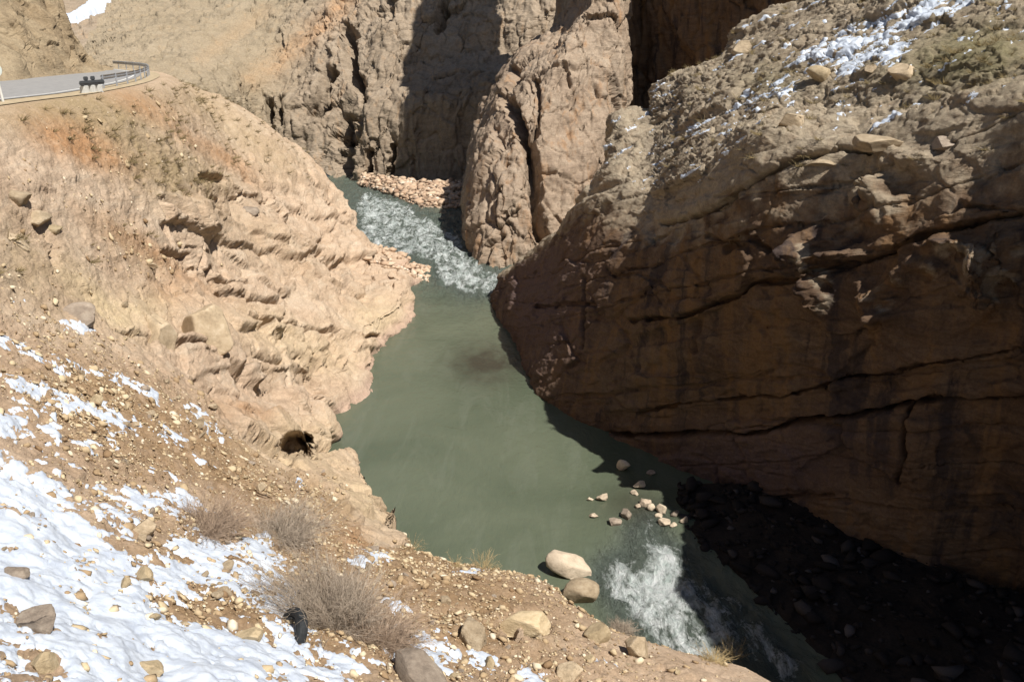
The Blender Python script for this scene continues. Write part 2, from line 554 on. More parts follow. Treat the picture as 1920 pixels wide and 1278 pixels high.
# soften the crease where the shore cliff meets the slope
# the road bench is level
ROAD_NEAR = [(-14, 2), (-18, 12), (-21.5, 25), (-22.9, 41), (-23.1, 49), (-25.5, 62), (-29.5, 75), (-34.5, 86), (-43, 98), (-54, 106)]
rp = catmull(np.array(ROAD_NEAR, float), np.linspace(0, len(ROAD_NEAR) - 1, 160))
rd_d, _ = poly_dist(X, Y, rp[::4])
rd_in = in_poly(X, Y, [tuple(a) for a in rp[::4]] + [(-140, 112), (-140, -30), (-20, -30)])
rsd = np.where(rd_in, rd_d, -rd_d)
Z = np.where(rsd > -1.5, ROAD_Z - 0.07, Z * smooth(-1.5, -6.5, rsd) + (ROAD_Z - 0.07 - 0.45 * np.maximum(-1.5 - rsd, 0)) * (1 - smooth(-1.5, -6.5, rsd)))
road_off = smooth(-1.0, -4.0, rsd)
# the near brow of the bank: nothing rises above the edge seen against the pool
V = np.stack([X, Y, Z], 1)
pxs, pys = to_px(V)
BROW = [(640, 905), (700, 925), (740, 970), (762, 1010), (770, 1036), (850, 1060), (930, 1070), (1000, 1082), (1040, 1104), (1062, 1132), (1150, 1186), (1250, 1218), (1330, 1238), (1400, 1254), (1460, 1290), (1600, 1420)]
BROW_D = [(640, 34), (760, 31), (850, 26.5), (1000, 25), (1062, 24), (1250, 22.3), (1460, 20.5), (1600, 17)]
bx_, by_ = np.array(BROW).T
dx_, dd_ = np.array(BROW_D).T
for _ in range(2):
    bpy0 = np.interp(pxs, bx_, by_) - 4
    ang = PITCH + np.arctan((bpy0 - 639) / FPX)
    lim = CAM_Z - Y * np.tan(ang) - 0.02 - 0.5 * np.maximum(Y - np.interp(pxs, dx_, dd_), 0) ** 1.0
    use = (pxs > 745) & (pxs < 1900) & (Y > 8)
    Z = np.where(use & (Y < 40), np.where(Z > lim, np.maximum(lim, -2.5), Z), Z)
    V = np.stack([X, Y, Z], 1)
    pxs, pys = to_px(V)
brow_soft = 1 - 0.8 * np.exp(-((pys - np.interp(pxs, bx_, by_)) / 30.0) ** 2) * (pxs > 770)

def blob(px0, py0, rx, ry, ang=0.0):
    c, s = math.cos(math.radians(ang)), math.sin(math.radians(ang))
    dx, dy = pxs - px0, pys - py0
    u, v = (dx * c + dy * s) / rx, (-dx * s + dy * c) / ry
    return np.exp(-(u * u + v * v))

# where bare rock, soil, dry grass, red earth and snow lie on the slope
n_lo = fbm(V * 0.35, 4, 40)
n_md = fbm(V * 1.3, 4, 44)
rockm = np.clip(blob(620, 520, 190, 210, 20) + blob(430, 640, 230, 90, 25) + blob(560, 780, 150, 110, 30) + blob(470, 440, 200, 70, 20) + blob(720, 960, 75, 70) + 0.9 * blob(990, 1170, 60, 40)
                + 0.8 * blob(640, 390, 60, 90) + 0.5 * blob(40, 430, 130, 120), 0, 1)
rockm = np.clip(np.maximum(rockm, smooth(4.0, 0.5, sd) * (sd > -1)) + 0.35 * n_lo, 0, 1)
rockm = smooth(0.3, 0.7, rockm)
soilm = np.clip(1.2 * blob(760, 1130, 330, 130, 12) + 0.9 * blob(430, 860, 260, 60, 28) + 0.9 * blob(180, 770, 200, 100, 25) + 0.8 * blob(300, 1150, 500, 200) + 0.5 * blob(560, 980, 150, 80)
                + 0.7 * blob(260, 470, 120, 30, 38) + 0.5 * blob(470, 770, 60, 25, 20), 0, 1) * (1 - rockm * 0.8)
grassm = np.clip(0.9 * blob(330, 330, 330, 60, 35) + 0.7 * blob(120, 210, 260, 40, -5) + 0.6 * blob(60, 500, 150, 80, 30) + 0.6 * blob(470, 260, 160, 40, 35), 0, 1) * (1 - rockm * 0.6)
redm = np.clip(1.1 * blob(130, 262, 80, 35, 20) + 0.7 * blob(260, 195, 70, 22, 20) + 0.8 * blob(430, 300, 60, 14, 35) + 0.55 * blob(300, 480, 150, 16, 30) + 0.6 * blob(320, 545, 40, 30)
               + 0.7 * blob(470, 765, 50, 22, 15) + 0.5 * blob(200, 300, 60, 20, 20) + 0.6 * blob(670, 1010, 26, 26) + 0.45 * blob(345, 255, 60, 14, 35), 0, 1)
palem = np.clip(0.9 * blob(180, 560, 90, 22, 42) + 0.7 * blob(270, 580, 60, 40) + 0.6 * blob(560, 640, 150, 40, 20) + 0.7 * blob(720, 590, 60, 40) + 0.7 * blob(680, 930, 90, 40, 35) + 0.6 * blob(560, 830, 90, 50), 0, 1)
wetm = np.clip(smooth(1.2, 0.2, Z) * 0.7, 0, 1)

# relief in two steps: large broken blocks and beds first, then, on respaced vertices, the small facets
g = V.reshape(ny, nx, 3)
nrm = grid_normals(g).reshape(-1, 3)
nrm *= np.sign(nrm[:, 2:3] + 1e-9)
warp = np.stack([fbm(V * 0.4, 3, 51), fbm(V * 0.4, 3, 52), fbm(V * 0.4, 3, 53)], 1) * 0.3
q = rot(V + warp, 0.33, 0.2, 0.3)
f1, e1 = facets(q * np.array([0.26, 0.26, 0.36]), 61, 0.75, 0.5)
f1 = f1 * smooth(0.0, 0.11, e1)
s1, j1 = strata(V + 0.5 * warp, 1.9, 81)
rel = rockm * (0.74 * f1 + 0.42 * s1 - 0.30 * smooth(0.09, 0.0, e1))
rel += (1 - rockm) * 0.20 * fbm(V * 0.8, 4, 70)
rel += 0.35 * rockm * fbm(V * 0.25, 3, 75)
def groove(pts, w, depth):
    global rel
    d, _ = poly_dist(pxs + 5 * n_md, pys + 5 * n_lo, pts)
    rel = rel - 1.6 * depth * smooth(w, w * 0.45, d)
groove([(590,470),(640,500),(652,540)], 7, 0.6)
groove([(400,500),(415,530),(460,555),(520,565)], 7, 0.6)
groove([(405,520),(470,525)], 5, 0.4)
groove([(410,545),(465,548)], 5, 0.4)
groove([(470,590),(540,605),(580,612),(660,618),(720,632)], 5, 0.55)
groove([(330,640),(400,655)], 5, 0.5)
groove([(480,660),(535,668)], 5, 0.45)
groove([(595,660),(600,712),(612,740)], 6, 0.6)
groove([(225,620),(290,630)], 5, 0.35)
groove([(380,330),(418,334)], 8, 0.5)
groove([(300,470),(360,480),(372,520)], 7, 0.5)
groove([(500,400),(560,440),(600,455)], 5, 0.45)
groove([(940,1195),(985,1190),(1030,1188)], 7, 0.45)
groove([(600,835),(632,845)], 8, 0.7)
rel *= smooth(3.0, 9.0, Y) * road_off * brow_soft
gg, chn = stage(g, (nrm * rel[:, None]).reshape(ny, nx, 3), [soilm, grassm, redm, palem, rockm, sd, road_off, brow_soft, bar])
soilm, grassm, redm, palem, rockm, sd, road_off, brow_soft, bar = chn
V1 = gg.reshape(-1, 3)
nrm = grid_normals(gg).reshape(-1, 3)
nrm *= np.sign(nrm[:, 2:3] + 1e-9)
area = np.linalg.norm(np.cross(np.gradient(gg, axis=0), np.gradient(gg, axis=1)), axis=2)
pxs, pys = to_px(V1)
X, Y, Z = V1.T
n_lo = fbm(V1 * 0.35, 4, 40)
n_md = fbm(V1 * 1.3, 4, 44)
q = rot(V1, 0.33, 0.2, 0.3)
f2, e2 = facets(q * np.array([0.75, 0.75, 1.1]) + 5, 62, 0.75, 0.5)
f3, e3 = facets(q * np.array([1.9, 1.9, 2.8]) + 9, 63, 0.8, 0.5)
f4, e4 = facets(q * np.array([5.0, 5.0, 6.5]) + 2, 64, 0.8, 0.5)
s2, j2 = strata(V1, 0.55, 82)
fine = rockm * (0.12 * f2 * smooth(0.0, 0.1, e2) + 0.030 * f3 * smooth(0.0, 0.1, e3) + 0.008 * f4 + 0.02 * s2 - 0.13 * smooth(0.07, 0.0, e2) * smooth(-0.25, 0.1, n_lo) - 0.05 * smooth(0.08, 0.0, j2))
fine += (1 - rockm) * (0.10 * f2 * np.clip(n_lo + 0.5, 0, 1) + 0.055 * f3 + 0.03 * f4 + 0.03 * fbm(V1 * 5.0, 3, 71))
fine *= smooth(3.0, 9.0, Y) * road_off * brow_soft
V = V1 + nrm * fine[:, None]
# the hole in the rock by the water
cdx, cdy = (pxs - 556) / 30.0, (pys - 833) / 24.0
cr = np.hypot(cdx * 1.0 + 0.25 * n_md, cdy + 0.25 * n_lo)
cave = smooth(1.15, 0.72, cr)
V += cave[:, None] * (ray(556, 833) * 6.0)[None]
wetm = np.clip(smooth(1.0, 0.15, Z) * 0.8, 0, 1)
bank_attrs = {'soil': soilm, 'grass': grassm, 'red': redm, 'pale': palem, 'wet': wetm}
bank = mesh_from("riverbank", V, grid_faces(ny, nx)[:, ::-1], MAT['bank'], bank_attrs)
bank["kind"] = "structure"
bank_bvh = BVHTree.FromPolygons(V.tolist(), grid_faces(ny, nx)[:, ::-1].tolist())

# snow lying on the slope
snm = np.clip(1.25 * blob(60, 1000, 250, 150, 20) + 1.2 * blob(140, 1160, 360, 140, 10) + 1.0 * blob(370, 1250, 260, 60) + 1.0 * blob(420, 1060, 110, 60, 20) + 0.8 * blob(300, 940, 60, 40)
     + 1.15 * blob(130, 755, 170, 20, 20) + 0.75 * blob(330, 820, 50, 12, 30) + 0.95 * blob(385, 795, 52, 16, 38) + 0.8 * blob(90, 680, 90, 17, 20) + 0.8 * blob(250, 720, 70, 15, 28) + 0.6 * blob(20, 560, 40, 12, 25)
     + 0.7 * blob(15, 635, 30, 14, 25) + 0.75 * blob(155, 612, 38, 10, 10) + 0.75 * blob(100, 805, 30, 16, 30) + 0.7 * blob(20, 790, 40, 25) + 0.6 * blob(170, 830, 26, 9, 5) + 0.7 * blob(380, 868, 30, 8, 25)
     + 0.8 * blob(880, 1073, 42, 9) + 0.85 * blob(745, 1140, 26, 14, 35) + 0.8 * blob(680, 1050, 32, 16, 25) + 0.65 * blob(725, 1042, 26, 10, 20)
     + 0.95 * blob(800, 1220, 95, 38, 20) + 0.85 * blob(920, 1245, 45, 12, 35) + 0.9 * blob(640, 1255, 90, 20, -8) + 0.85 * blob(1020, 1262, 50, 20) + 0.55 * blob(1240, 1235, 40, 6, 15) + 0.75 * blob(564, 898, 9, 12)
     + 0.8 * blob(480, 1025, 28, 22) + 0.7 * blob(540, 1130, 26, 40) + 0.7 * blob(1130, 1240, 30, 20)
     - 0.85 * blob(270, 1030, 50, 55) - 0.8 * blob(60, 1165, 60, 28, 12) - 0.7 * blob(85, 1240, 50, 35) - 0.6 * blob(130, 1085, 30, 50, 20) - 0.6 * blob(200, 1200, 60, 20) - 0.6 * blob(370, 1150, 60, 24) - 0.6 * blob(200, 880, 50, 24)
     - 0.6 * blob(280, 1255, 36, 22) - 0.5 * blob(420, 1110, 40, 20) - 0.5 * blob(150, 950, 40, 22), -1, 1.4)
sn_q = rot(V1, 0, 0, -0.5) * np.array([1.5, 0.55, 1.0])
snm2 = snm + 0.50 * fbm(sn_q * 1.0, 4, 91, 0.62) + 0.62 * fbm(V1 * 2.2, 6, 93, 0.68) + 0.12 * f3 + 0.45 * fbm(np.stack([(pxs * 0.88 + pys * 0.47) / 90, (-pxs * 0.47 + pys * 0.88) / 16, 0 * pxs], 1), 4, 97, 0.6)
snm2 = snm2 + 0.34 * fbm(V1 * 4.5, 4, 98, 0.65)
snow_t = np.minimum(snm2 - 0.80, snm * 1.7 - 0.38)
sv = V1 + nrm * (0.45 * fine + np.clip(snow_t, -0.4, 0.16) * 0.20 + 0.014)[:, None]
gf = grid_faces(ny, nx)[:, ::-1]
keep = (snow_t[gf].max(1) > -0.12) & (pys[gf].min(1) > 520)
gf = gf[keep]
used, inv = np.unique(gf, return_inverse=True)
snow = mesh_from("snow", sv[used], inv.reshape(-1, 4), MAT['snow'])
tag(snow, "patchy old snow lying over the near gravel slope", "snow", kind="stuff")
snow_at = snow_t

# ------------------------------------------------------------------ right cliff and the slope above it
def C(*pts):
    return [P(*p[:3]) if len(p) == 3 else np.array(p[1:], float) for p in pts]
w = 'w'
def down(p, dz=-3.0): 
    q_ = P(*p).copy(); q_[2] += dz; return (w, *q_)
RC = []
RC.append(C((w, 4, 92, -3), (w, 3, 90, -0.5), (w, 3.5, 89.5, 1.2), (w, 4, 89, 2), (w, 5, 89, 2.6), (w, 8, 90, 2.0), (w, 11, 92, 0.5), (w, 14, 95, -2), (w, 18, 99, -2)))
RC.append(C(down((925,562,77.5)), (925,562,77.5), (928,548,77.8), (935,530,78.2), (946,511,79.0), (w, 4, 86, 2), (w, 9, 90, 1), (w, 15, 95, -1), (w, 20, 99, -2)))
RC.append(C(down((966,655,64)), (966,655,64), (985,580,64.5), (1008,510,65.5), (1040,432,67), (w, 8, 74, 7.5), (w, 12, 80, 6), (w, 19, 88, 3), (w, 26, 95, 2)))
RC.append(C(down((1000,735,54.8)), (1000,735,54.8), (1042,630,55.2), (1082,480,56), (1126,324,58.8), (1145,262,65), (1160,215,71), (w, 20, 78, 13), (w, 30, 90, 12)))
RC.append(C(down((1100,800,49.4)), (1100,800,49.4), (1140,680,49.2), (1184,520,49.6), (1232,398,51.2), (1218,305,57), (1228,230,64), (1246,158,71), (w, 30, 82, 19)))
RC.append(C(down((1230,862,44.9)), (1230,862,44.9), (1262,730,43.8), (1295,540,43.2), (1325,330,44.0), (1330,250,50.5), (1340,180,57), (1352,120,63), (1366,72,69)))
RC.append(C(down((1370,915,41.4)), (1370,915,41.4), (1392,760,40.0), (1412,540,39.0), (1432,250,40.3), (1450,196,46), (1470,136,51.5), (1485,74,57), (1506,6,63)))
RC.append(C(down((1530,1005,36.8)), (1530,1005,36.8), (1560,800,35.8), (1582,540,35.0), (1600,270,37.6), (1622,206,41.2), (1650,136,43), (1680,62,47), (1700,-20,51)))
RC.append(C(down((1700,1085,33.2)), (1700,1085,33.2), (1722,850,32.4), (1748,540,31.8), (1770,220,34.8), (1790,172,37.8), (1804,112,39.5), (1822,40,43.5), (1842,-40,48)))
RC.append(C(down((1930,1150,30.6)), (1930,1150,30.6), (1940,880,29.8), (1945,540,29.4), (1955,190,31.5), (1964,146,34.2), (1974,84,36.5), (1984,14,40.5), (1994,-66,45)))
RC.append(C((w,21.5,21.5,-3),(w,21.5,21.5,0),(w,20.8,21,7),(w,19.5,20.6,14),(w,18.0,20.6,22.8),(w,21.5,23,23.6),(w,26,26,25),(w,32,28,27),(w,38,30,31)))  # cliff out of view from here on, rim raised to place its shadow
RC.append(C((w,25,14,-3),(w,25,14,0),(w,24,13.6,7),(w,22.5,13.4,14),(w,20.4,13.4,23.5),(w,25,15,24.5),(w,31,16,26),(w,37,17,28),(w,44,18,31)))
RC.append(C((w,29,0,-3),(w,29,0,0),(w,28,0,7),(w,26,0,14),(w,24,0,23.5),(w,30,0,24.5),(w,35,0,26),(w,42,0,27),(w,50,0,31)))
RC.append(C((w,32,-20,-3),(w,32,-20,0),(w,31,-20,7),(w,30,-20,14),(w,29,-20,20.5),(w,33,-20,22),(w,38,-20,24),(w,45,-20,27),(w,52,-20,31)))
uc = [24, 60, 100, 90, 110, 110, 110, 110, 110, 100, 40, 30, 20]
vc = [10, 110, 120, 150, 60, 60, 60, 60]
G = loft(RC, uc, vc)
nu, nv = G.shape[:2]
nr = grid_normals(G)
VC = G.reshape(-1, 3)
NC = nr.reshape(-1, 3)
vidx = np.tile(seg_idx(vc), nu)
# outward = toward the river/up
if NC[(nu // 2) * nv + 130][0] > 0: NC = -NC
cpx, cpy = to_px(VC)
nlo = fbm(VC * 0.30, 4, 140)
nmd = fbm(VC * 1.1, 4, 144)
face = smooth(4.5, 3.9, vidx + 0.35 * nlo)
warp = np.stack([fbm(VC * 0.3, 3, 151), fbm(VC * 0.3, 3, 152), fbm(VC * 0.3, 3, 153)], 1) * 0.4
q = rot(VC + warp, 0.30, 0.20, 0.0)
f1, e1 = facets(q * np.array([0.20, 0.20, 0.42]), 161, 0.9, 0.7)
f1 = f1 * smooth(0.0, 0.08, e1)
s1, j1 = strata(VC + 0.3 * warp, 2.8, 181, 0.2)
rel = face * (0.24 * f1 + 0.20 * s1 - 0.22 * smooth(0.035, 0.0, j1) - 0.12 * smooth(0.05, 0, e1)) + (1 - face) * (0.25 * f1 + 0.22 * s1)
rel += (0.5 - 0.2 * face) * fbm(VC * 0.18, 3, 170)
rel *= 1 - 0.45 * smooth(900, 980, cpx) * smooth(1090, 1000, cpx)
def cgroove(pts, w_, depth, lip=0.0):
    global rel
    d, _ = poly_dist(cpx + 4 * nmd, cpy + 5 * nlo, pts)
    rel = rel - depth * smooth(w_, w_ * 0.2, d)
    if lip:
        d2, _ = poly_dist(cpx, cpy + 14, pts)
        rel = rel + lip * smooth(22, 4, d2)
cgroove([(1181,600),(1271,597),(1369,560),(1412,530),(1510,522),(1561,500),(1638,484),(1732,445),(1826,424),(1925,402)], 5, 0.7, 0.22)
cgroove([(1185,774),(1356,752),(1467,744),(1591,710),(1655,706),(1719,693),(1826,671),(1925,654)], 4, 0.5, 0.12)
cgroove([(1150,817),(1300,815),(1442,808),(1484,791),(1591,778),(1698,761),(1800,757),(1912,744)], 7, 1.0, 0.2)
cgroove([(1696,760),(1702,850),(1680,905)], 7, 0.6)
cgroove([(1426,926),(1500,932),(1560,929)], 4, 0.4)
cgroove([(1091,520),(1093,650)], 5, 0.6)
cgroove([(1000,575),(1060,566),(1120,572)], 4, 0.4)
cgroove([(1240,420),(1330,395),(1430,325),(1500,298),(1580,280),(1640,290)], 6, 0.6, 0.2)
cgroove([(1360,470),(1400,440),(1440,470)], 8, 0.5)
cgroove([(1290,605),(1300,660)], 8, 0.35)
# knobs that stand out of the face and catch the light
for kx, ky, rx, ry, h in ((1850,520,60,50,1.5),(1500,470,20,34,0.8),(1540,540,26,48,1.2),(1640,560,26,22,0.9),(1655,590,22,14,0.8),(1650,380,40,40,0.9),(1690,520,22,16,0.7),(1900,470,50,40,1.1),(1580,482,40,9,0.6),(1780,465,60,14,0.7),(1640,350,26,20,0.8),(1740,500,30,18,0.7),(1700,300,60,20,0.8)):
    rel = rel + 1.35 * h * np.exp(-((cpx - kx) / rx) ** 2 - ((cpy - ky) / ry) ** 2) * (0.9 + 0.9 * nmd)
GG, (vidx,) = stage(G, (NC * rel[:, None]).reshape(nu, nv, 3), [vidx])
V1c = GG.reshape(-1, 3)
NC2 = grid_normals(GG).reshape(-1, 3)
NC2 *= np.sign((NC2 * NC).sum(1, keepdims=True).mean() + 1e-9)
NC = NC2
cpx, cpy = to_px(V1c)
nlo = fbm(V1c * 0.30, 4, 140)
nmd = fbm(V1c * 1.1, 4, 144)
face = smooth(4.4, 3.9, vidx + 0.25 * nlo)
q = rot(V1c, 0.30, 0.20, 0.0)
f2, e2 = facets(q * np.array([0.6, 0.6, 1.25]) + 5, 162, 0.8, 0.5)
f3, e3 = facets(q * np.array([1.7, 1.7, 3.0]) + 9, 163, 0.8, 0.5)
f4, e4 = facets(q * np.array([4.2, 4.2, 6.0]) + 2, 164, 0.8, 0.5)
s2, j2 = strata(V1c, 0.8, 182, 0.2)
rel = face * (0.11 * f2 + 0.05 * f3 + 0.02 * f4 + 0.05 * s2 - 0.05 * smooth(0.08, 0, j2) + 0.08 * fbm(V1c * np.array([1.4, 1.4, 0.3]), 4, 166))
rel += (1 - face) * (0.14 * f2 + 0.12 * f3 + 0.05 * f4 + 0.10 * s2 - 0.12 * smooth(0.1, 0, e2))
VC = V1c + NC * rel[:, None]
lit_knob = np.zeros(len(VC))
for kx, ky, rx, ry in ((1500,480,34,40),(1540,540,36,60),(1640,565,44,40),(1650,380,55,60),(1690,520,30,24),(1870,500,100,70),(1790,468,80,20),(1740,505,30,24),(1225,375,60,40)):
    lit_knob = np.maximum(lit_knob, np.exp(-((cpx - kx) / rx) ** 2 - ((cpy - ky) / ry) ** 2))
top = np.maximum(smooth(3.35, 3.75, vidx + 0.25 * nmd), 0.8 * smooth(0.5, 0.75, lit_knob * (0.75 + 0.9 * nmd)))  # pale slope colour, also painted onto the knobs as sunlit patches
cb = lambda a, b_, rx, ry: np.exp(-((cpx - a) / rx) ** 2 - ((cpy - b_) / ry) ** 2)
purple = np.clip(cb(1010, 560, 90, 140) + 0.6 * cb(1350, 880, 200, 70) + 0.7 * cb(1450, 860, 160, 60), 0, 1) * (1 - top)
cgrass = np.clip(cb(1850, 90, 110, 50) + 0.6 * cb(1760, 130, 120, 40) + 0.5 * cb(1450, 150, 60, 30), 0, 1) * top
fc = grid_faces(nu, nv)
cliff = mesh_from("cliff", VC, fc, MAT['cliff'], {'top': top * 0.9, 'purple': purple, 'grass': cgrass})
cliff["kind"] = "structure"
cliff_bvh = BVHTree.FromPolygons(VC.tolist(), fc.tolist())
# snow streaks on the slope above the cliff
cs = np.clip(1.0 * np.exp(-(poly_dist(cpx, cpy, [(1800, -10), (1700, 35), (1620, 80), (1540, 105), (1440, 160)])[0] / 30) ** 2) * smooth(1400, 1560, cpx)
     + 0.8 * np.exp(-(poly_dist(cpx, cpy, [(1700, 80), (1640, 115), (1580, 140)])[0] / 16) ** 2) + 0.55 * np.exp(-(poly_dist(cpx, cpy, [(1470, 165), (1380, 200), (1300, 250)])[0] / 14) ** 2)
     + 0.7 * np.exp(-(poly_dist(cpx, cpy, [(1480, 55), (1510, 35)])[0] / 9) ** 2), 0, 1)
cst = 0.95 * cs + 1.2 * fbm(np.stack([(cpx * 0.88 - cpy * 0.47) / 70, (cpx * 0.47 + cpy * 0.88) / 9, 0 * cpx], 1), 5, 190, 0.7) + 0.12 * f2 + 0.12 * f3 - 0.88
svc = VC + NC * (0.02 + np.clip(cst, -0.4, 0.35) * 0.10)[:, None]
kf = fc[(cst[fc].max(1) > -0.1) & (vidx[fc].min(1) > 4.1)]
used, inv = np.unique(kf, return_inverse=True)
sno2 = mesh_from("snow", svc[used], inv.reshape(-1, 4), MAT['snow'])
tag(sno2, "thin snow streaks on the stony slope above the dark cliff", "snow", kind="stuff")

# ------------------------------------------------------------------ rock buttress beyond the bend and the dark wall behind the slope
BT = []
def up(p, dx, dy, dz):
    q_ = P(*p); return (w, q_[0] + dx, q_[1] + dy, q_[2] + dz)
BT.append(C((w,-6,160,-3),(862,345,150),(885,300,150),(905,215,150),(965,110,150),(1040,40,150),up((1040,40,150),3,3,24),up((1040,40,150),13,5,66)))
BT.append(C(down((866,395,120)),(866,395,120),(878,330,121),(905,215,122),(966,105,124),(1060,10,128),up((1060,10,128),-4,4,26),up((1060,10,128),11,10,75)))  # unseen upper rows raised and leaned to steer the shadow on the back cliffs
BT.append(C(down((872,440,105.5)),(872,440,105.5),(872,370,107),(908,228,111),(972,108,115),(1078,0,120),up((1078,0,120),-4,5,26),up((1078,0,120),11,12,75)))
BT.append(C(down((888,490,92.5)),(888,490,92.5),(893,400,95),(935,260,100),(1000,130,106),(1092,-5,113),up((1092,-5,113),1,8,26),up((1092,-5,113),10,18,72)))
BT.append(C(down((940,502,89.5)),(940,502,89.5),(950,400,92),(975,270,97),(1040,120,103),(1112,-20,110),up((1112,-20,110),2,8,20),up((1112,-20,110),4,18,40)))
BT.append(C(down((1000,490,90)),(1000,490,90),(1010,400,92),(1030,280,96.5),(1080,130,102.5),(1140,-20,110),up((1140,-20,110),2,8,20),up((1140,-20,110),4,18,40)))
BT.append(C(down((1060,480,91)),(1060,480,91),(1070,400,93),(1090,290,97),(1120,140,103),(1162,-20,110),up((1162,-20,110),1,8,20),up((1162,-20,110),2,18,40)))
BT.append(C(down((1120,470,93)),(1120,470,93),(1130,390,95),(1140,290,98.5),(1155,150,104),(1170,-20,111),up((1170,-20,111),0,6,20),up((1170,-20,111),0,14,40)))
BT.append(C(down((1165,430,99)),(1165,430,99),(1168,380,101),(1172,290,104),(1178,150,109),(1184,-20,114),up((1184,-20,114),0,2,20),up((1184,-20,114),0,6,40)))
BT.append(C(down((1200,430,112)),(1200,430,112),(1200,370,113),(1200,270,115),(1202,140,116),(1206,-20,116),up((1206,-20,116),-1,0,20),up((1206,-20,116),2,6,36)))
BT.append(C(down((1330,430,107)),(1330,430,107),(1330,350,107),(1331,240,107),(1332,120,106.5),(1334,-20,105.5),up((1334,-20,105.5),-1,0,14),up((1334,-20,105.5),4,6,26)))
BT.append(C(down((1480,430,98)),(1480,430,98),(1480,330,98),(1481,210,98),(1482,100,97.5),(1484,-20,96.5),up((1484,-20,96.5),-1,0,12),up((1484,-20,96.5),4,6,22)))
BT.append(C(down((1800,430,84)),(1800,430,84),(1802,320,84),(1804,200,84),(1806,90,84),(1810,-20,83.5),up((1810,-20,83.5),0,0,12),up((1810,-20,83.5),4,6,22)))
uc = [30, 36, 44, 60, 70, 70, 60, 60, 60, 70, 50, 30]
vc = [8, 80, 90, 90, 90, 30, 16]
G = loft(BT, uc, vc)
nu, nv = G.shape[:2]
VB = G.reshape(-1, 3)
NB = grid_normals(G).reshape(-1, 3)
if NB[(nu // 2) * nv + 130][1] > 0: NB = -NB
bpx, bpy_ = to_px(VB)
nlo = fbm(VB * 0.16, 4, 240)
nmd = fbm(VB * 0.6, 4, 244)
warp = np.stack([fbm(VB * 0.18, 3, 251), fbm(VB * 0.18, 3, 252), fbm(VB * 0.18, 3, 253)], 1) * 0.8
q = rot(VB + warp, 0.1, 0.15, 0.2)
f1, e1 = facets(q * np.array([0.20, 0.20, 0.10]), 261, 1.0, 0.7)
rel = 0.55 * f1 + 0.7 * fbm(VB * np.array([0.4, 0.4, 0.1]), 4, 266) - 0.4 * smooth(0.08, 0, e1)
def bgroove(pts, w_, depth):
    global rel
    d, _ = poly_dist(bpx + 6 * nmd, bpy_ + 6 * nlo, pts)
    rel = rel - depth * smooth(w_, w_ * 0.15, d)
bgroove([(952, 190), (975, 240), (998, 300), (1004, 360), (1012, 430), (1025, 450)], 17, 3.4)
bgroove([(912, 500), (918, 465), (940, 440)], 8, 1.6)
bgroove([(1000, 150), (1008, 200), (1003, 260)], 8, 1.6)
bgroove([(960, 170), (965, 130)], 9, 1.2)
bgroove([(930, 420), (935, 350), (950, 310)], 5, 0.9)
bgroove([(950, 398), (968, 400)], 5, 0.8)
bgroove([(1060, 120), (1070, 160)], 5, 0.9)
uB = np.repeat(seg_idx(uc), nv)
GG, (uB,) = stage(G, (NB * rel[:, None]).reshape(nu, nv, 3), [uB])
VB = GG.reshape(-1, 3)
NB2 = grid_normals(GG).reshape(-1, 3)
NB = NB2 * np.sign((NB2 * NB).sum(1).mean())
q = rot(VB, 0.1, 0.15, 0.2)
f2, e2 = facets(q * np.array([0.5, 0.5, 0.26]) + 5, 262, 0.9, 0.5)
f3, e3 = facets(q * np.array([1.3, 1.3, 0.9]) + 9, 263, 0.9, 0.5)
f4, e4 = facets(q * np.array([3.0, 3.0, 2.2]) + 9, 264, 0.9, 0.5)
VB = VB + NB * (0.22 * f2 + 0.11 * f3 + 0.05 * f4 - 0.2 * smooth(0.08, 0, e2))[:, None]
fb = grid_faces(nu, nv)
butt = mesh_from("rock_buttress", VB, fb, MAT['buttress'])
butt["kind"] = "structure"
butt.data.materials.append(MAT["cliff"])
fu = uB[fb[:, 0]]
butt.data.polygons.foreach_set("material_index", (fu > 8.02).astype(np.int32))  # wall faces take the darkened cliff rock to deepen their shade

# ------------------------------------------------------------------ back cliffs and mountain upstream
MT = []
MT.append(C((100,150,170),(110,140,170),(135,120,172),(165,88,185),(190,45,205),(212,2,235),(235,-60,270)))
MT.append(C((200,170,135),(205,150,138),(225,120,150),(255,90,170),(275,50,198),(290,0,232),(310,-70,275)))
MT.append(C((300,190,130),(305,160,136),(330,125,150),(355,90,170),(375,45,198),(390,0,228),(410,-80,270)))
MT.append(C((390,235,140),(395,205,144),(410,175,152),(430,130,168),(450,75,190),(470,0,218),(490,-80,255)))
MT.append(C((470,270,160),(472,245,163),(480,210,166),(500,160,172),(520,85,188),(540,0,212),(560,-80,240)))
MT.append(C((545,300,160),(545,275,161),(550,225,163),(560,165,169),(580,80,182),(600,0,202),(620,-80,230)))
MT.append(C((622,330,155),(622,300,157),(628,240,159),(638,172,165),(660,80,174),(680,0,188),(700,-80,210)))
MT.append(C(down((662,335,151)),(662,335,151),(668,270,152),(690,190,154),(708,160,162),(722,80,168),(734,0,178),(750,-80,195))[0:1] + C((662,335,151),(668,270,152),(690,192,154),(708,160,162),(722,80,168),(734,0,178)))
MT.append(C(down((740,338,150)),(740,338,150),(742,270,150.5),(748,192,151.5),(768,146,163),(776,75,168),(786,0,176)))
MT.append(C(down((800,341,149)),(800,341,149),(802,260,149.5),(812,172,150.5),(838,122,163),(846,65,167),(856,0,173)))
MT.append(C(down((860,343,148.5)),(860,343,148.5),(862,260,149),(872,168,150),(895,108,163),(905,55,166),(915,0,170)))
MT.append(C(down((930,345,148)),(930,345,148),(932,260,149),(945,160,150),(965,98,163),(975,45,165),(985,0,168)))
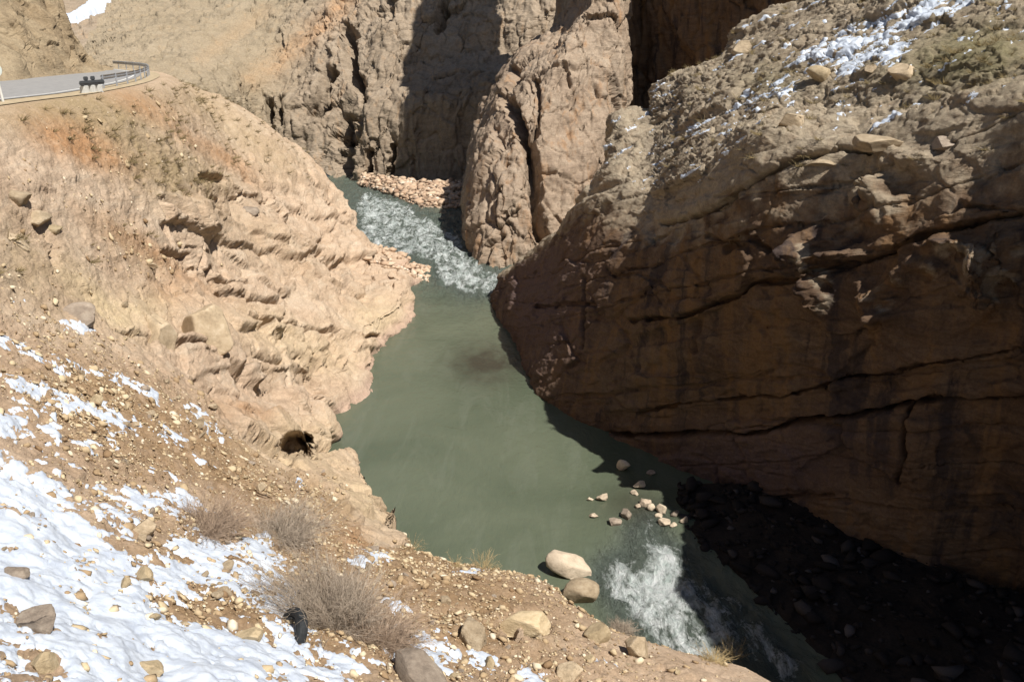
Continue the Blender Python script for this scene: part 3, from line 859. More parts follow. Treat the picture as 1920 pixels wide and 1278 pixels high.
MT.append(C(down((1020,345,148)),(1020,345,148),(1022,260,149),(1035,160,150),(1050,98,163),(1060,45,165),(1070,-10,168)))
for c in MT:
    t = c[-1]; c.append(t + np.array([3, 22, 24])); c.append(t + np.array([6, 60, 55]))
uc = [44, 60, 60, 60, 60, 60, 50, 66, 60, 60, 50, 40]
vc = [30, 70, 90, 60, 90, 80, 20, 12]
G = loft(MT, uc, vc)
nu, nv = G.shape[:2]
VM = G.reshape(-1, 3)
NM = grid_normals(G).reshape(-1, 3)
if NM[(nu // 2) * nv + 130][1] > 0: NM = -NM
mpx, mpy = to_px(VM)
uidx = np.repeat(seg_idx(uc), nv)
craggy = smooth(3.0, 4.6, uidx)
nlo = fbm(VM * 0.10, 4, 340)
nmd = fbm(VM * 0.4, 4, 344)
warp = np.stack([fbm(VM * 0.1, 3, 351), fbm(VM * 0.1, 3, 352), fbm(VM * 0.1, 3, 353)], 1) * 1.2
q = VM + warp
f1, e1 = facets(q * np.array([0.13, 0.13, 0.05]), 361, 1.0, 0.7)
rel = craggy * (0.75 * f1 - 0.3 * smooth(0.08, 0, e1) + 0.8 * ridged(VM * np.array([0.25, 0.25, 0.05]), 3, 372)) + (1 - craggy) * 1.4 * ridged(VM * np.array([0.07, 0.07, 0.02]), 4, 370)
rel += 1.5 * fbm(VM * np.array([0.12, 0.12, 0.04]), 4, 366)
def mgroove(pts, w_, depth):
    global rel
    d, _ = poly_dist(mpx + 5 * nmd, mpy + 5 * nlo, pts)
    rel = rel - 1.6 * depth * smooth(1.25 * w_, w_ * 0.3, d)
mgroove([(655, 60), (656, 100), (660, 145)], 13, 5.0)
mgroove([(618, 140), (606, 185), (592, 205)], 14, 5.0)
mgroove([(674, 150), (676, 185), (665, 215)], 12, 4.5)
mgroove([(505, 190), (510, 230)], 8, 3.5)
mgroove([(528, 190), (530, 235)], 6, 3.0)
mgroove([(640, 215), (628, 260)], 12, 4.0)
mgroove([(668, 240), (640, 300), (650, 320)], 18, 5.0)
mgroove([(692, 330), (696, 285)], 6, 2.5)
mgroove([(735, 325), (740, 275)], 5, 2.0)
mgroove([(738, 0), (725, 40)], 9, 2.5)
mgroove([(835, 10), (822, 60)], 9, 2.5)
GG, (uidx,) = stage(G, (NM * rel[:, None]).reshape(nu, nv, 3), [uidx])
VM = GG.reshape(-1, 3)
NM2 = grid_normals(GG).reshape(-1, 3)
NM = NM2 * np.sign((NM2 * NM).sum(1).mean())
mpx, mpy = to_px(VM)
craggy = smooth(3.0, 4.6, uidx)
nmd = fbm(VM * 0.4, 4, 344)
f2, e2 = facets(VM * np.array([0.33, 0.33, 0.15]) + 5, 362, 0.9, 0.5)
f3, e3 = facets(VM * np.array([0.9, 0.9, 0.55]) + 9, 363, 0.9, 0.5)
f4, e4 = facets(VM * np.array([2.0, 2.0, 1.4]) + 3, 364, 0.9, 0.5)
VM = VM + NM * (craggy * (0.36 * f2 - 0.25 * smooth(0.08, 0, e2)) + (1 - craggy) * 0.45 * f2 + 0.24 * f3 + 0.10 * f4)[:, None]
red = np.exp(-(poly_dist(mpx, mpy, [(655, -10), (615, 40), (560, 80), (520, 115), (470, 150)])[0] / 20) ** 2) * (0.75 + 0.6 * nmd) + 0.4 * np.exp(-(poly_dist(mpx, mpy, [(500, 20), (430, 70), (380, 110)])[0] / 14) ** 2)
mg = smooth(5.5, 3.5, uidx) * 0.5
fm_ = grid_faces(nu, nv)
mount = mesh_from("mountain", VM, fm_, MAT['mountain'], {'red': np.clip(red, 0, 1), 'grass': mg})
mount["kind"] = "structure"

# hill beside the road, far hill with a snow gully
def hill(name, ctrl, uc, vc, amp, sc, seed, mat, outward=-1, attrs=None):
    G = loft(ctrl, uc, vc)
    nu, nv = G.shape[:2]
    v = G.reshape(-1, 3)
    nn = grid_normals(G).reshape(-1, 3)
    if nn[(nu // 2) * nv + nv // 2][1] > 0: nn = -nn
    wv = v + 0.5 / sc * np.stack([fbm(v * sc, 2, seed + 5), fbm(v * sc, 2, seed + 6), fbm(v * sc, 2, seed + 7)], 1)
    f1, e1 = facets(wv * sc * np.array([1, 1, 0.6]), seed, 1, 0.6)
    f2, e2 = facets(wv * sc * 2.9, seed + 1, 1, 0.5)
    r = amp * (f1 + 0.4 * f2 + 1.2 * fbm(v * sc * 0.5, 4, seed + 2))
    vi_ = np.tile(seg_idx(vc), nu)
    r = r * smooth(0.0, 0.9, vi_)
    v2 = v + nn * r[:, None]
    o = mesh_from(name, v2, grid_faces(nu, nv), mat)
    o["kind"] = "structure"
    return v, nn, r, grid_faces(nu, nv), o
HL = []
HL.append(C((w,-46,20,19),(w,-50,22,26),(w,-54,24,33),(w,-58,26,40),(w,-66,30,55)))
HL.append(C((w,-37,44,19.2),(w,-40,46,24),(w,-43,48,29),(w,-46,50,35),(w,-55,54,52)))
HL.append(C((0,153,63),(-2,105,67),(-5,52,71),(-8,-4,76),(-15,-110,86)))
HL.append(C((72,147,70),(62,104,73),(52,52,77),(46,-4,82),(40,-100,92)))
HL.append(C((142,142,78),(122,108,80),(100,54,83),(86,-4,87),(76,-90,96)))
HL.append(C((232,136,90),(160,116,91),(120,64,92),(100,-4,94),(90,-80,102)))
HL.append(C((w,-48,110,19),(w,-56,110,21),(w,-64,110,26),(w,-70,112,32),(w,-76,116,42)))
HL.append(C((w,-62,132,19),(w,-70,132,21),(w,-78,132,26),(w,-84,134,32),(w,-90,138,42)))
hv = hill("hillside", HL, [30, 50, 60, 60, 60, 40, 20], [40, 50, 50, 40], 0.55, 0.28, 400, MAT['hill'])
FH = [C((60,190,360),(70,120,380),(80,60,420),(90,0,470),(100,-90,560)),
      C((120,190,360),(125,120,380),(130,60,420),(140,0,470),(150,-90,560)),
      C((180,190,360),(185,120,380),(190,60,420),(200,0,470),(210,-90,560)),
      C((260,190,360),(265,120,380),(270,60,420),(280,0,470),(290,-90,560))]
v, nn, r, ff, fho = hill("hill", FH, [50, 50, 50], [30, 60, 60, 40], 2.0, 0.06, 430, MAT['mountain'])
fpx, fpy = to_px(v)
fs = np.exp(-(poly_dist(fpx, fpy, [(104, 56), (150, 36), (205, 0), (225, -20)])[0] / 11) ** 2) + 0.35 * fbm(v * 0.15, 4, 440) - 0.45
sf = v + nn * (0.8 * r + np.clip(fs, -0.3, 0.5) * 9.0)[:, None]
kf = ff[fs[ff].max(1) > -0.1]
used, inv = np.unique(kf, return_inverse=True)
s3 = mesh_from("snow", sf[used], inv.reshape(-1, 4), MAT['snow'])
tag(s3, "long white snow drift in the gully of the farthest hill", "snow", kind="stuff")

# ------------------------------------------------------------------ ground sheet far below everything, river, far shore
gm = simple_mat('stony valley floor', (0.22, 0.17, 0.12), 0.95, 0.3, 0.2)
def flat_grid(name, x0, x1, y0, y1, z, n_, mat):
    gx, gy = np.meshgrid(np.linspace(x0, x1, n_), np.linspace(y0, y1, n_), indexing='ij')
    v = np.stack([gx, gy, np.full_like(gx, z)], -1).reshape(-1, 3)
    o = mesh_from(name, v, grid_faces(n_, n_), mat)
    o["kind"] = "structure"
    return o
flat_grid("ground", -2500, 2500, -2500, 2500, -3.2, 30, gm)

ny2, nx2 = 560, 360
y2 = np.exp(np.linspace(math.log(16.0), math.log(190.0), ny2))
xl2 = np.interp(y2, [16, 25, 30, 40, 55, 75, 95, 110, 190], [6, 3, -2, -10, -14, -16, -22, -60, -90])
xr2 = np.interp(y2, [16, 25, 35, 45, 60, 80, 100, 130, 190], [30, 26, 20, 15, 8, 6, 6, 6, 6])
XW = (xl2[:, None] + (xr2 - xl2)[:, None] * np.linspace(0, 1, nx2)[None, :]).ravel()
YW = np.repeat(y2, nx2)
VW = np.stack([XW, YW, np.zeros_like(XW)], 1)
wpx, wpy = to_px(VW)
def wseg(pts, r_):
    return np.exp(-(poly_dist(wpx, wpy, pts)[0] / r_) ** 2)
near_r = np.clip(0.85 * wseg([(1215, 985), (1200, 1000), (1235, 1030)], 36) + 1.0 * wseg([(1145, 1080), (1175, 1100), (1235, 1130)], 44) + 0.72 * wseg([(1200, 1150), (1260, 1190), (1300, 1215)], 60)
     + 0.45 * wseg([(1170, 1050), (1300, 1045)], 26) + 1.05 * wseg([(1270, 1090), (1370, 1165), (1470, 1250)], 50) + 0.5 * wseg([(1240, 1210), (1350, 1240)], 40), 0, 1.35)
far_r = np.clip(0.35 * wseg([(680, 380), (740, 420), (800, 460), (880, 510)], 60) + 1.05 * wseg([(690, 470), (760, 460), (840, 455)], 26) + 1.0 * wseg([(690, 430), (800, 428)], 22) + 0.95 * wseg([(680, 392), (760, 402)], 16) + 0.95 * wseg([(835, 515), (880, 518), (930, 522)], 20)
     + 0.7 * wseg([(690, 372), (760, 395)], 18) + 0.75 * wseg([(830, 480), (880, 500)], 20) + 0.6 * wseg([(870, 540), (920, 545)], 16) + 0.75 * wseg([(790, 440), (850, 470)], 20), 0, 1.1)
calm = 0.28 * wseg([(840, 560), (850, 590)], 30) + 0.30 * wseg([(840, 815), (850, 820)], 26)
wn = fbm(VW * np.array([1.0, 0.6, 1]) * 0.9, 5, 500, 0.6)
foam = np.clip(0.84 * near_r + 0.85 * far_r + calm, 0, 1.25)
roughw = np.clip(1.4 * (near_r + far_r), 0, 1)
farband = smooth(70, 90, YW) * 0.5
roughw = np.clip(roughw + farband, 0, 1)
VW[:, 2] += np.clip(near_r, 0, 1) * (0.16 * (ridged(VW * np.array([1.4, 0.9, 1]), 4, 507) - 0.4)) + roughw * 0.26 * wn * np.where(YW > 70, 1.8, 1.0) + 0.006 * wn
river = mesh_from("river", VW, grid_faces(ny2, nx2), MAT['water'], {'foam': foam, 'rough': roughw, 'shade_shoal': np.clip(1.2 * np.exp(-((wpx - 912) / 62) ** 2 - ((wpy - 682) / 34) ** 2) * (0.9 + 0.6 * wn) + 0.7 * np.exp(-((wpx - 1195) / 70) ** 2 - ((wpy - 945) / 40) ** 2), 0, 1)})  # cliff shadow painted on the pool; second spot darkens water at the stones
river["kind"] = "structure"

# stony shore at the foot of the dark cliff and the far gravel bar
def shore(name, ctrl, uc, vc, amp, seed, mat):
    G = loft(ctrl, uc, vc)
    nu, nv = G.shape[:2]
    v = G.reshape(-1, 3)
    f1, _ = facets(v * 0.8, seed, 1, 0.5)
    v = v + np.array([0, 0, 1.0]) * (amp * f1 + amp * fbm(v * 0.5, 4, seed + 3))[:, None]
    f = grid_faces(nu, nv)
    o = mesh_from(name, v, f, mat)
    o["kind"] = "structure"
    return v, f, o
def Zs(*pts): return [PZ(*p) for p in pts]
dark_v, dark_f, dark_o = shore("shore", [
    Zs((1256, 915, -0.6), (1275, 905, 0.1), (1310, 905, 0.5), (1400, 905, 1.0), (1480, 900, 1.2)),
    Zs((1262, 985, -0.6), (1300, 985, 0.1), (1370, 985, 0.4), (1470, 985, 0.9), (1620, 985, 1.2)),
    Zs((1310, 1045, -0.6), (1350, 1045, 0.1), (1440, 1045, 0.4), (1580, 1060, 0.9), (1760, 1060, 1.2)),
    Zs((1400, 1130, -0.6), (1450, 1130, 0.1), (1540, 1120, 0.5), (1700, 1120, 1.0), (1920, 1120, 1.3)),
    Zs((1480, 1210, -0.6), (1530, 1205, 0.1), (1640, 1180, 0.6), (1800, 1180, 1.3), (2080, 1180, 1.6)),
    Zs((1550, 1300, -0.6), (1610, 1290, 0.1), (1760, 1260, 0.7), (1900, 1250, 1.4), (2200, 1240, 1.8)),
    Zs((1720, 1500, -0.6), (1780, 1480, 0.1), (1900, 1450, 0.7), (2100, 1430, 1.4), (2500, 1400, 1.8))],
    [40, 40, 40, 40, 40, 30], [20, 40, 50, 40], 0.16, 520, MAT['shade_shore'])
far_v, far_f, far_o = shore("gravel_bar", [
    Zs((668, 350, -0.4), (672, 342, 0.3), (676, 334, 0.8), (680, 326, 1.0)),
    Zs((730, 372, -0.4), (728, 358, 0.4), (728, 346, 0.9), (730, 332, 1.4)),
    Zs((780, 394, -0.4), (785, 375, 0.5), (788, 360, 0.9), (790, 340, 1.4)),
    Zs((806, 398, -0.4), (830, 378, 0.6), (838, 360, 1.0), (845, 340, 1.6)),
    Zs((850, 402, -0.4), (872, 372, 0.6), (880, 356, 1.0), (884, 338, 1.6)),
    Zs((890, 402, -0.4), (900, 372, 0.6), (904, 356, 1.0), (910, 338, 1.6))],
    [40, 40, 40, 40, 20], [24, 24, 24], 0.12, 540, MAT['buttress'])

# ------------------------------------------------------------------ stones
def ico(sub):
    bm = bmesh.new()
    bmesh.ops.create_icosphere(bm, subdivisions=sub, radius=1.0)
    v = np.array([p.co[:] for p in bm.verts])
    f = np.array([[q_.index for q_ in p.verts] for p in bm.faces])
    bm.free()
    return v, f
ICO1, ICO2, ICO4 = ico(1), ico(2), ico(4)
def rock_verts(base, seed, cuts=14, depth=(0.42, 0.80), noise_=0.05, scale=(1, 0.8, 0.62)):
    r_ = np.random.default_rng(seed)
    v = base.copy()
    for _ in range(cuts):
        n_ = r_.normal(size=3); n_ /= np.linalg.norm(n_)
        d = r_.uniform(*depth)
        t = np.maximum(v @ n_ - d, 0)
        v = v - t[:, None] * n_
    if noise_:
        v = v * (1 + noise_ * fbm(v * 1.6 + seed * 3.1, 4, seed)[:, None])
        if len(v) > 1000:
            fa, ea = facets(v * 2.2 + seed, seed, 0.8, 0.5)
            v = v * (1 + 0.07 * fa - 0.03 * smooth(0.08, 0, ea))[:, None]
    v = v * np.array(scale)
    return v / np.abs(v).max()
def rock_mesh(name, seed, sub=4, **kw):
    b, f = {1: ICO1, 2: ICO2, 4: ICO4}[sub]
    v = rock_verts(b, seed, **kw)
    me = bpy.data.meshes.new(name)
    me.from_pydata(v.tolist(), [], f.tolist())
    for p in me.polygons: p.use_smooth = sub >= 3
    me.update()
    return me

shore_bvh = BVHTree.FromPolygons(dark_v.tolist(), dark_f.tolist())
bar_bvh = BVHTree.FromPolygons(far_v.tolist(), far_f.tolist())
mount_bvh = BVHTree.FromPolygons(VM.tolist(), fm_.tolist())
ALL_BVH = [bank_bvh, cliff_bvh, shore_bvh, bar_bvh, mount_bvh]
def drop(px, py, water=True):
    r = Vector(ray(px, py).tolist()).normalized()
    o = Vector((0, 0, CAM_Z))
    best = None
    for b in ALL_BVH:
        hit = b.ray_cast(o, r)
        if hit[0] is not None and (best is None or hit[3] < best[2]):
            best = (hit[0], hit[1], hit[3])
    if water:
        t = -CAM_Z / r.z
        if best is None or t < best[2]:
            best = (o + r * t, Vector((0, 0, 1)), t)
    if best[1].dot(r) > 0: best = (best[0], -best[1], best[2])
    return best

def link_mesh(name, me, loc, scale, rot_, mat):
    o = bpy.data.objects.new(name, me)
    COL.objects.link(o)
    o.location = loc
    o.scale = scale
    o.rotation_euler = rot_
    return o

def place_rock(name, px, py, wpx_, hpx_, seed, mat, label, cat="boulder", group=None, sink=0.25, yaw=None, depth_ratio=0.8, tilt=(0, 0), **kw):
    """boulder whose middle shows at px,py and that covers about w x h photo pixels"""
    loc, nn_, d = drop(px, py + hpx_ * 0.42)
    zc = loc.y * CP - (loc.z - CAM_Z) * SP
    sx = wpx_ / FPX * zc / 2
    sz = hpx_ / FPX * zc / 2 / (CP * 0.75 + 0.25)
    kw.setdefault('scale', (1, 1, 1))
    me = rock_mesh(name, seed, 4, **kw)
    me.materials.append(MAT[mat])
    if px < 700 and py < 700:
        loc = loc - nn_ * (0.35 * sx)
    o = link_mesh(name, me, (loc.x, loc.y + sx * depth_ratio * 0.5, loc.z + sz * (1 - 2 * sink)), (sx * 1.08, sx * depth_ratio, sz * 1.1), (tilt[0], tilt[1], yaw or 0), mat)
    tag(o, label, cat, group)
    return o

RG = "boulders standing in the river"
place_rock("boulder", 1072, 1058, 94, 52, 3, 'stone_pink', "long wedge-shaped pale boulder in the river beside the white rapid", group=RG, depth_ratio=0.62, yaw=-0.15, tilt=(0, 0.22), cuts=12)
place_rock("boulder", 1090, 1110, 72, 50, 5, 'stone', "rounded brown-topped boulder below the wedge-shaped pale one in the river", group=RG, depth_ratio=0.85, yaw=0.1, cuts=10, depth=(0.6, 0.9))
for k, (px, py, ww, hh, lab) in enumerate([
    (1167, 872, 36, 26, "pale boulder highest up the line of river stones, beside the cliff shadow"),
    (1199, 909, 30, 16, "flat pale stone second from the top of the river stone line"),
    (1190, 923, 15, 12, "tiny stone tucked under the flat pale stone in the river"),
    (1132, 932, 26, 18, "lone small boulder in calm green water left of the stone line"),
    (1209, 939, 24, 20, "round pale stone in the middle of the river stone line"),
    (1222, 949, 18, 16, "dull stone between two rounder pale stones in the river"),
    (1243, 953, 26, 24, "round pale stone touching the edge of the cliff shadow"),
    (1175, 963, 30, 22, "brownish wet stone just above the start of the white water"),
    (1151, 977, 30, 20, "reddish stone at the left end of the foam lip"),
    (1246, 979, 32, 16, "low wet stone at the right end of the foam lip by the shadow"),
    (1106, 935, 14, 8, "barely emerging stone leftmost in the calm green water"),
    (1112, 966, 22, 9, "flat wet stone awash below the lone small boulder"),
    (1222, 886, 20, 9, "flat stone awash just right of the topmost pale boulder"),
    (1266, 962, 20, 12, "dark stone half inside the cliff shadow beside the round pale one"),
    (1236, 967, 16, 11, "small stone wedged just left of the low wet stone at the foam lip"),
    (1262, 984, 18, 12, "wet stone right of the low one where the foam meets the shadow"),
    (1196, 948, 14, 10, "small pale stone left of the round one in the middle of the stone line"),
    (1284, 974, 22, 13, "dim stone farthest right of the river stones, close to the shaded shore")]):
    place_rock("boulder", px, py, ww, hh, 20 + k, 'stone_pink' if k not in (7, 8, 12, 13) else 'stone_grey', lab, group=RG, depth_ratio=0.8, yaw=k * 0.7 % 1.2 - 0.6)
for k, (px, py, ww, hh, mat, lab, sd_) in enumerate([
    (66, 1162, 105, 52, 'stone_grey', "long brown slab lying in the snow at the left edge", 41),
    (24, 1072, 54, 30, 'stone_grey', "rounded grey stone half buried in snow at the left edge", 42),
    (265, 1074, 42, 34, 'stone_yellow', "yellow stone at the bottom of the bare gravel patch in the snow", 43),
    (268, 987, 56, 30, 'stone', "pale stone at the top of the bare gravel patch in the snow", 44),
    (404, 1114, 28, 20, 'stone', "small whitish stone lying beside a larger one near the centre of the snow", 45),
    (420, 1108, 30, 24, 'stone', "whitish stone right of its smaller neighbour in the snow", 46),
    (282, 1252, 60, 36, 'stone_yellow', "yellowish flat stone in the snow at the bottom edge", 47),
    (78, 1236, 60, 60, 'stone_yellow', "upright pointed stone in the lower left corner", 48),
    (470, 1192, 62, 26, 'stone_yellow', "pale yellow stone next to the black tyre", 49),
    (785, 1280, 170, 44, 'stone_grey', "broad grey rock at the bottom edge below the snow", 50),
    (988, 1172, 128, 44, 'stone_yellow', "yellow ledge rock with a dark crack under it", 51),
    (885, 1185, 62, 56, 'stone', "pale jagged rock left of the yellow ledge rock", 52),
    (1122, 1184, 54, 46, 'stone_yellow', "square yellow block on the bank beside the rapid", 53),
    (1196, 1210, 50, 50, 'stone', "pale block at the water's edge, right of the square yellow block", 54),
    (1075, 1256, 60, 40, 'stone', "whitish stone beside the last snow at the bottom edge", 55),
    (96, 418, 50, 24, 'stone_yellow', "yellow stone on the brown slope at far left", 57),
    (24, 348, 80, 50, 'stone', "grey blocky outcrop stone below the orange earth", 58),
    (60, 398, 90, 40, 'stone', "weathered grey boulder above the yellow stone at far left", 59),
    (30, 440, 50, 40, 'stone', "pale boulder with a dark hollow at the left edge", 60),
    (592, 290, 54, 30, 'stone_pink', "pale square block behind the crest above the river bend", 61),
    (462, 380, 60, 36, 'stone_grey', "grey broken block in the middle of the sunny bank", 62),
    (300, 590, 96, 96, 'stone', "large pale round boulder in the sunny outcrop", 64),
    (380, 600, 110, 90, 'stone', "broad pale boulder right of the large round one in the outcrop", 65),
    (140, 575, 90, 60, 'stone_grey', "half buried grey boulder left of the large round one", 66),
    (1702, 122, 94, 46, 'stone', "largest boulder on the slope above the cliff, with a shaded underside", 71),
    (1848, 32, 90, 40, 'stone', "wide boulder near the top right corner above the cliff", 72),
    (1640, 122, 34, 22, 'stone', "small stone resting left of the largest boulder above the cliff", 73),
    (1660, 262, 110, 30, 'stone', "flat layered slab on the rim of the dark cliff", 74),
    (1560, 300, 90, 26, 'stone', "thin pale slab left of the layered slab on the rim", 75),
    (1780, 262, 70, 40, 'stone_grey', "blocky rock right of the layered slab on the rim", 76),
    (1490, 215, 80, 40, 'stone', "broad low rock on the rim above the dark notch", 77),
    (1545, 128, 60, 36, 'stone_yellow', "tan stone in the middle of the snow streaks", 78),
    (1400, 78, 66, 40, 'stone', "pale crag stone on the skyline of the right slope", 79),
    (1470, 30, 60, 50, 'stone', "pale upright crag beside the top edge on the right skyline", 80)]):
    place_rock("boulder", px, py, ww, hh, sd_, mat, lab, depth_ratio=0.7 + 0.3 * ((k * 37) % 10) / 10, yaw=(k * 0.9) % 1.6 - 0.8, sink=0.42 if (px < 700 and py < 700) or py < 320 else 0.32, cuts=15)

# gravel, built as one mesh from many small broken stones
def scatter(name, pts, sizes, tones, normals, mat, seed):
    r_ = np.random.default_rng(seed)
    variants = [rock_verts(ICO1[0], seed + k, 9, (0.30, 0.75), 0.0, (1, r_.uniform(0.5, 0.95), r_.uniform(0.35, 0.7))) for k in range(12)]
    f = ICO1[1]
    n = len(pts)
    nv_ = len(ICO1[0])
    out = np.zeros((n, nv_, 3), np.float32)
    which = r_.integers(0, 12, n)
    ang = r_.uniform(0, 6.283, n)
    for k in range(12):
        m_ = which == k
        b = variants[k]
        c, s = np.cos(ang[m_])[:, None], np.sin(ang[m_])[:, None]
        x = b[None, :, 0] * c - b[None, :, 1] * s
        y = b[None, :, 0] * s + b[None, :, 1] * c
        z = np.repeat(b[None, :, 2], m_.sum(), 0)
        out[m_] = np.stack([x, y, z], -1)
    # lie on the ground: local frame from the ground normal
    nz = normals / (np.linalg.norm(normals, axis=1, keepdims=True) + 1e-9)
    t1 = np.cross(nz, np.array([0.0, 1.0, 0.0])); t1 /= np.linalg.norm(t1, axis=1, keepdims=True) + 1e-9
    t2 = np.cross(nz, t1)
    out = out[:, :, :1] * t1[:, None] + out[:, :, 1:2] * t2[:, None] + out[:, :, 2:] * nz[:, None]
    out = out * sizes[:, None, None] + pts[:, None, :]
    faces = (f[None] + (np.arange(n) * nv_)[:, None, None]).reshape(-1, 3)
    o = mesh_from(name, out.reshape(-1, 3), faces, mat, {'tone': np.repeat(tones, nv_)}, smooth_shade=False)
    return o

# slope gravel: on the soil and scree, thinner on bare rock and under snow
wgt = area.ravel() * np.clip(0.08 + 1.2 * soilm + 0.25 * grassm, 0, 1.2) * (1 - 0.9 * rockm) * (Y < 60) * (pys > 180) * (pys < 1400) * (pxs > -120) * (sd > 0.3) * road_off * (0.3 + 0.7 * smooth(-0.2, 0.5, n_lo))
wgt *= 1.0 / (1 + (Y / 25) ** 2)
wgt *= np.where(snow_at > 0.1, 0.35, 1.0)
NG = 20000
idx = rng.choice(len(V), NG, p=wgt / wgt.sum())
sz = np.clip(0.018 * (1 + rng.pareto(2.4, NG)), 0.016, 0.11) * (1 + Y[idx] / 50)
gp = V[idx] + rng.normal(0, 0.03, (NG, 3)) * np.array([1, 1, 0])
gr = scatter("gravel", gp + nrm[idx] * (0.25 * sz)[:, None], sz, np.clip(rng.normal(0.5, 0.28, NG), 0, 1), nrm[idx], MAT['gravel'], 600)
tag(gr, "loose gravel and chips strewn over the brown slope", "gravel", kind="stuff")

# the larger loose stones, each a thing of its own
w2_ = wgt * (Y < 42)
NS = 260
idx = rng.choice(len(V), NS * 3, p=w2_ / w2_.sum())
stone_protos = []
for k in range(14):
    me = rock_mesh("stone", 700 + k, 2, cuts=13, depth=(0.32, 0.75), scale=(1, 0.55 + 0.03 * k, 0.45 + 0.03 * ((k * 5) % 9)))
    me.materials.append(MAT[['stone', 'stone', 'stone_yellow', 'stone_grey'][k % 4]])
    stone_protos.append(me)
zone_of = lambda i: 0 if snm[i] > 0.45 else (1 if Y[i] < 24 else 2)
zone_labels = ["loose pale stone poking out of the patchy snow on the near slope", "loose tan stone among gravel on the near brown slope", "loose tan stone on the scree farther up the left bank"]
zone_groups = ["loose stones in the snow", "loose stones on the near brown slope", "loose stones on the far scree"]
first = None
count = 0
for i in idx:
    if count >= NS: break
    if not (0 < pxs[i] < 1920 and 180 < pys[i] < 1278): continue
    if pxs[i] > 700 and abs(pys[i] - np.interp(pxs[i], bx_, by_)) < 22: continue
    s = float(np.clip(0.06 * (1 + rng.pareto(2.8)), 0.06, 0.22)) * (1 + Y[i] / 70)
    p = V[i] + nrm[i] * s * 0.25
    me = stone_protos[int(rng.integers(14))]
    if first is None:
        first = bpy.data.objects.new("stone", me); o = first
    else:
        o = first.copy(); o.data = me
    COL.objects.link(o)
    o.location = p.tolist()
    o.scale = (s, s * float(rng.uniform(0.7, 1.1)), s * float(rng.uniform(0.7, 1.2)))
    o.rotation_euler = (float(rng.uniform(-.5, .5)), float(rng.uniform(-.5, .5)), float(rng.uniform(0, 6.28)))
    zi = zone_of(i)
    tag(o, zone_labels[zi], "stone", zone_groups[zi])
    count += 1

# rubble on the two sunny bars and in the dark at the foot of the cliff
def surf_scatter(name, v, f, n, smin, smax, mat, seed, mask=None, label=None):
    r_ = np.random.default_rng(seed)
    a, b, c, d = v[f[:, 0]], v[f[:, 1]], v[f[:, 2]], v[f[:, 3]]
    ar = np.linalg.norm(np.cross(c - a, d - b), axis=1)
    cen = (a + c) / 2
    if mask is not None: ar = ar * mask(cen)
    k = r_.choice(len(f), n, p=ar / ar.sum())
    t = r_.uniform(0, 1, (n, 2))
    p = a[k] * ((1 - t[:, :1]) * (1 - t[:, 1:])) + b[k] * (t[:, :1] * (1 - t[:, 1:])) + c[k] * (t[:, :1] * t[:, 1:]) + d[k] * ((1 - t[:, :1]) * t[:, 1:])
    s = np.clip(smin * (1 + r_.pareto(2.0, n)), smin, smax)
    p[:, 2] += s * 0.3
    o = scatter(name, p, s, np.clip(r_.normal(0.5, 0.25, n), 0, 1), np.tile(np.array([0, 0, 1.0]), (n, 1)), mat, seed)
    tag(o, label, "rubble", kind="stuff")
    return o
surf_scatter("rubble", far_v, far_f, 1500, 0.22, 0.75, MAT['rubble'], 810, lambda c: (c[:, 2] > 0.0) * 1.0, "pale rubble bar below the shaded back cliff")
surf_scatter("rubble", dark_v, dark_f, 900, 0.10, 0.6, MAT['shade_rubble'], 820, lambda c: (c[:, 2] > -0.2) * 1.0, "dark rubble in deep shade at the foot of the cliff")
bm_ = (bar > 0.25) & (sd > -0.6) & (Z < 2.4)
bi = np.where(bm_)[0]
bi = rng.choice(bi, 420)
sz = np.clip(0.14 * (1 + rng.pareto(2.2, 420)), 0.14, 0.6)
bp_ = V[bi] + np.array([0, 0, 1.0]) * (0.3 * sz)[:, None]
bp_[:, 2] = np.maximum(bp_[:, 2], 0.0)
rb = scatter("rubble", bp_, sz, np.clip(rng.normal(0.6, 0.25, 420), 0, 1), np.tile(np.array([0, 0, 1.0]), (420, 1)), MAT['rubble'], 830)
tag(rb, "pale rubble spit on the left bank beside the upper rapid", "rubble", kind="stuff")

# ------------------------------------------------------------------ dry shrubs
def tubes(paths, radii, sides=3):
    """paths: (n, k, 3); radii: (n,k)"""
    n, k, _ = paths.shape
    t = np.gradient(paths, axis=1)
    t /= np.linalg.norm(t, axis=2, keepdims=True) + 1e-9
    ref = np.where(np.abs(t[..., 2:3]) > 0.9, np.array([1.0, 0, 0]), np.array([0, 0, 1.0]))
    a = np.cross(t, ref); a /= np.linalg.norm(a, axis=2, keepdims=True) + 1e-9
    b = np.cross(t, a)
    ring = []
    for s in range(sides):
        an = 2 * math.pi * s / sides
        ring.append(paths + (a * math.cos(an) + b * math.sin(an)) * radii[..., None])
    v = np.stack(ring, 2)                                     # n,k,s,3
    idx_ = np.arange(n * k * sides).reshape(n, k, sides)
    nx_ = np.roll(idx_, -1, 2)
    f = np.stack([idx_[:, :-1], nx_[:, :-1], nx_[:, 1:], idx_[:, 1:]], -1).reshape(-1, 4)
    return v.reshape(-1, 3), f
MAT['twig'] = simple_mat('dry twig bark', (0.40, 0.30, 0.22), 0.9, 0.35, 6.0, bump=0)
MAT['twig_grey'] = simple_mat('grey dry twig bark', (0.39, 0.32, 0.25), 0.9, 0.3, 6.0, bump=0)
MAT['straw'] = simple_mat('dry straw', (0.42, 0.32, 0.17), 0.9, 0.3, 6.0, bump=0)

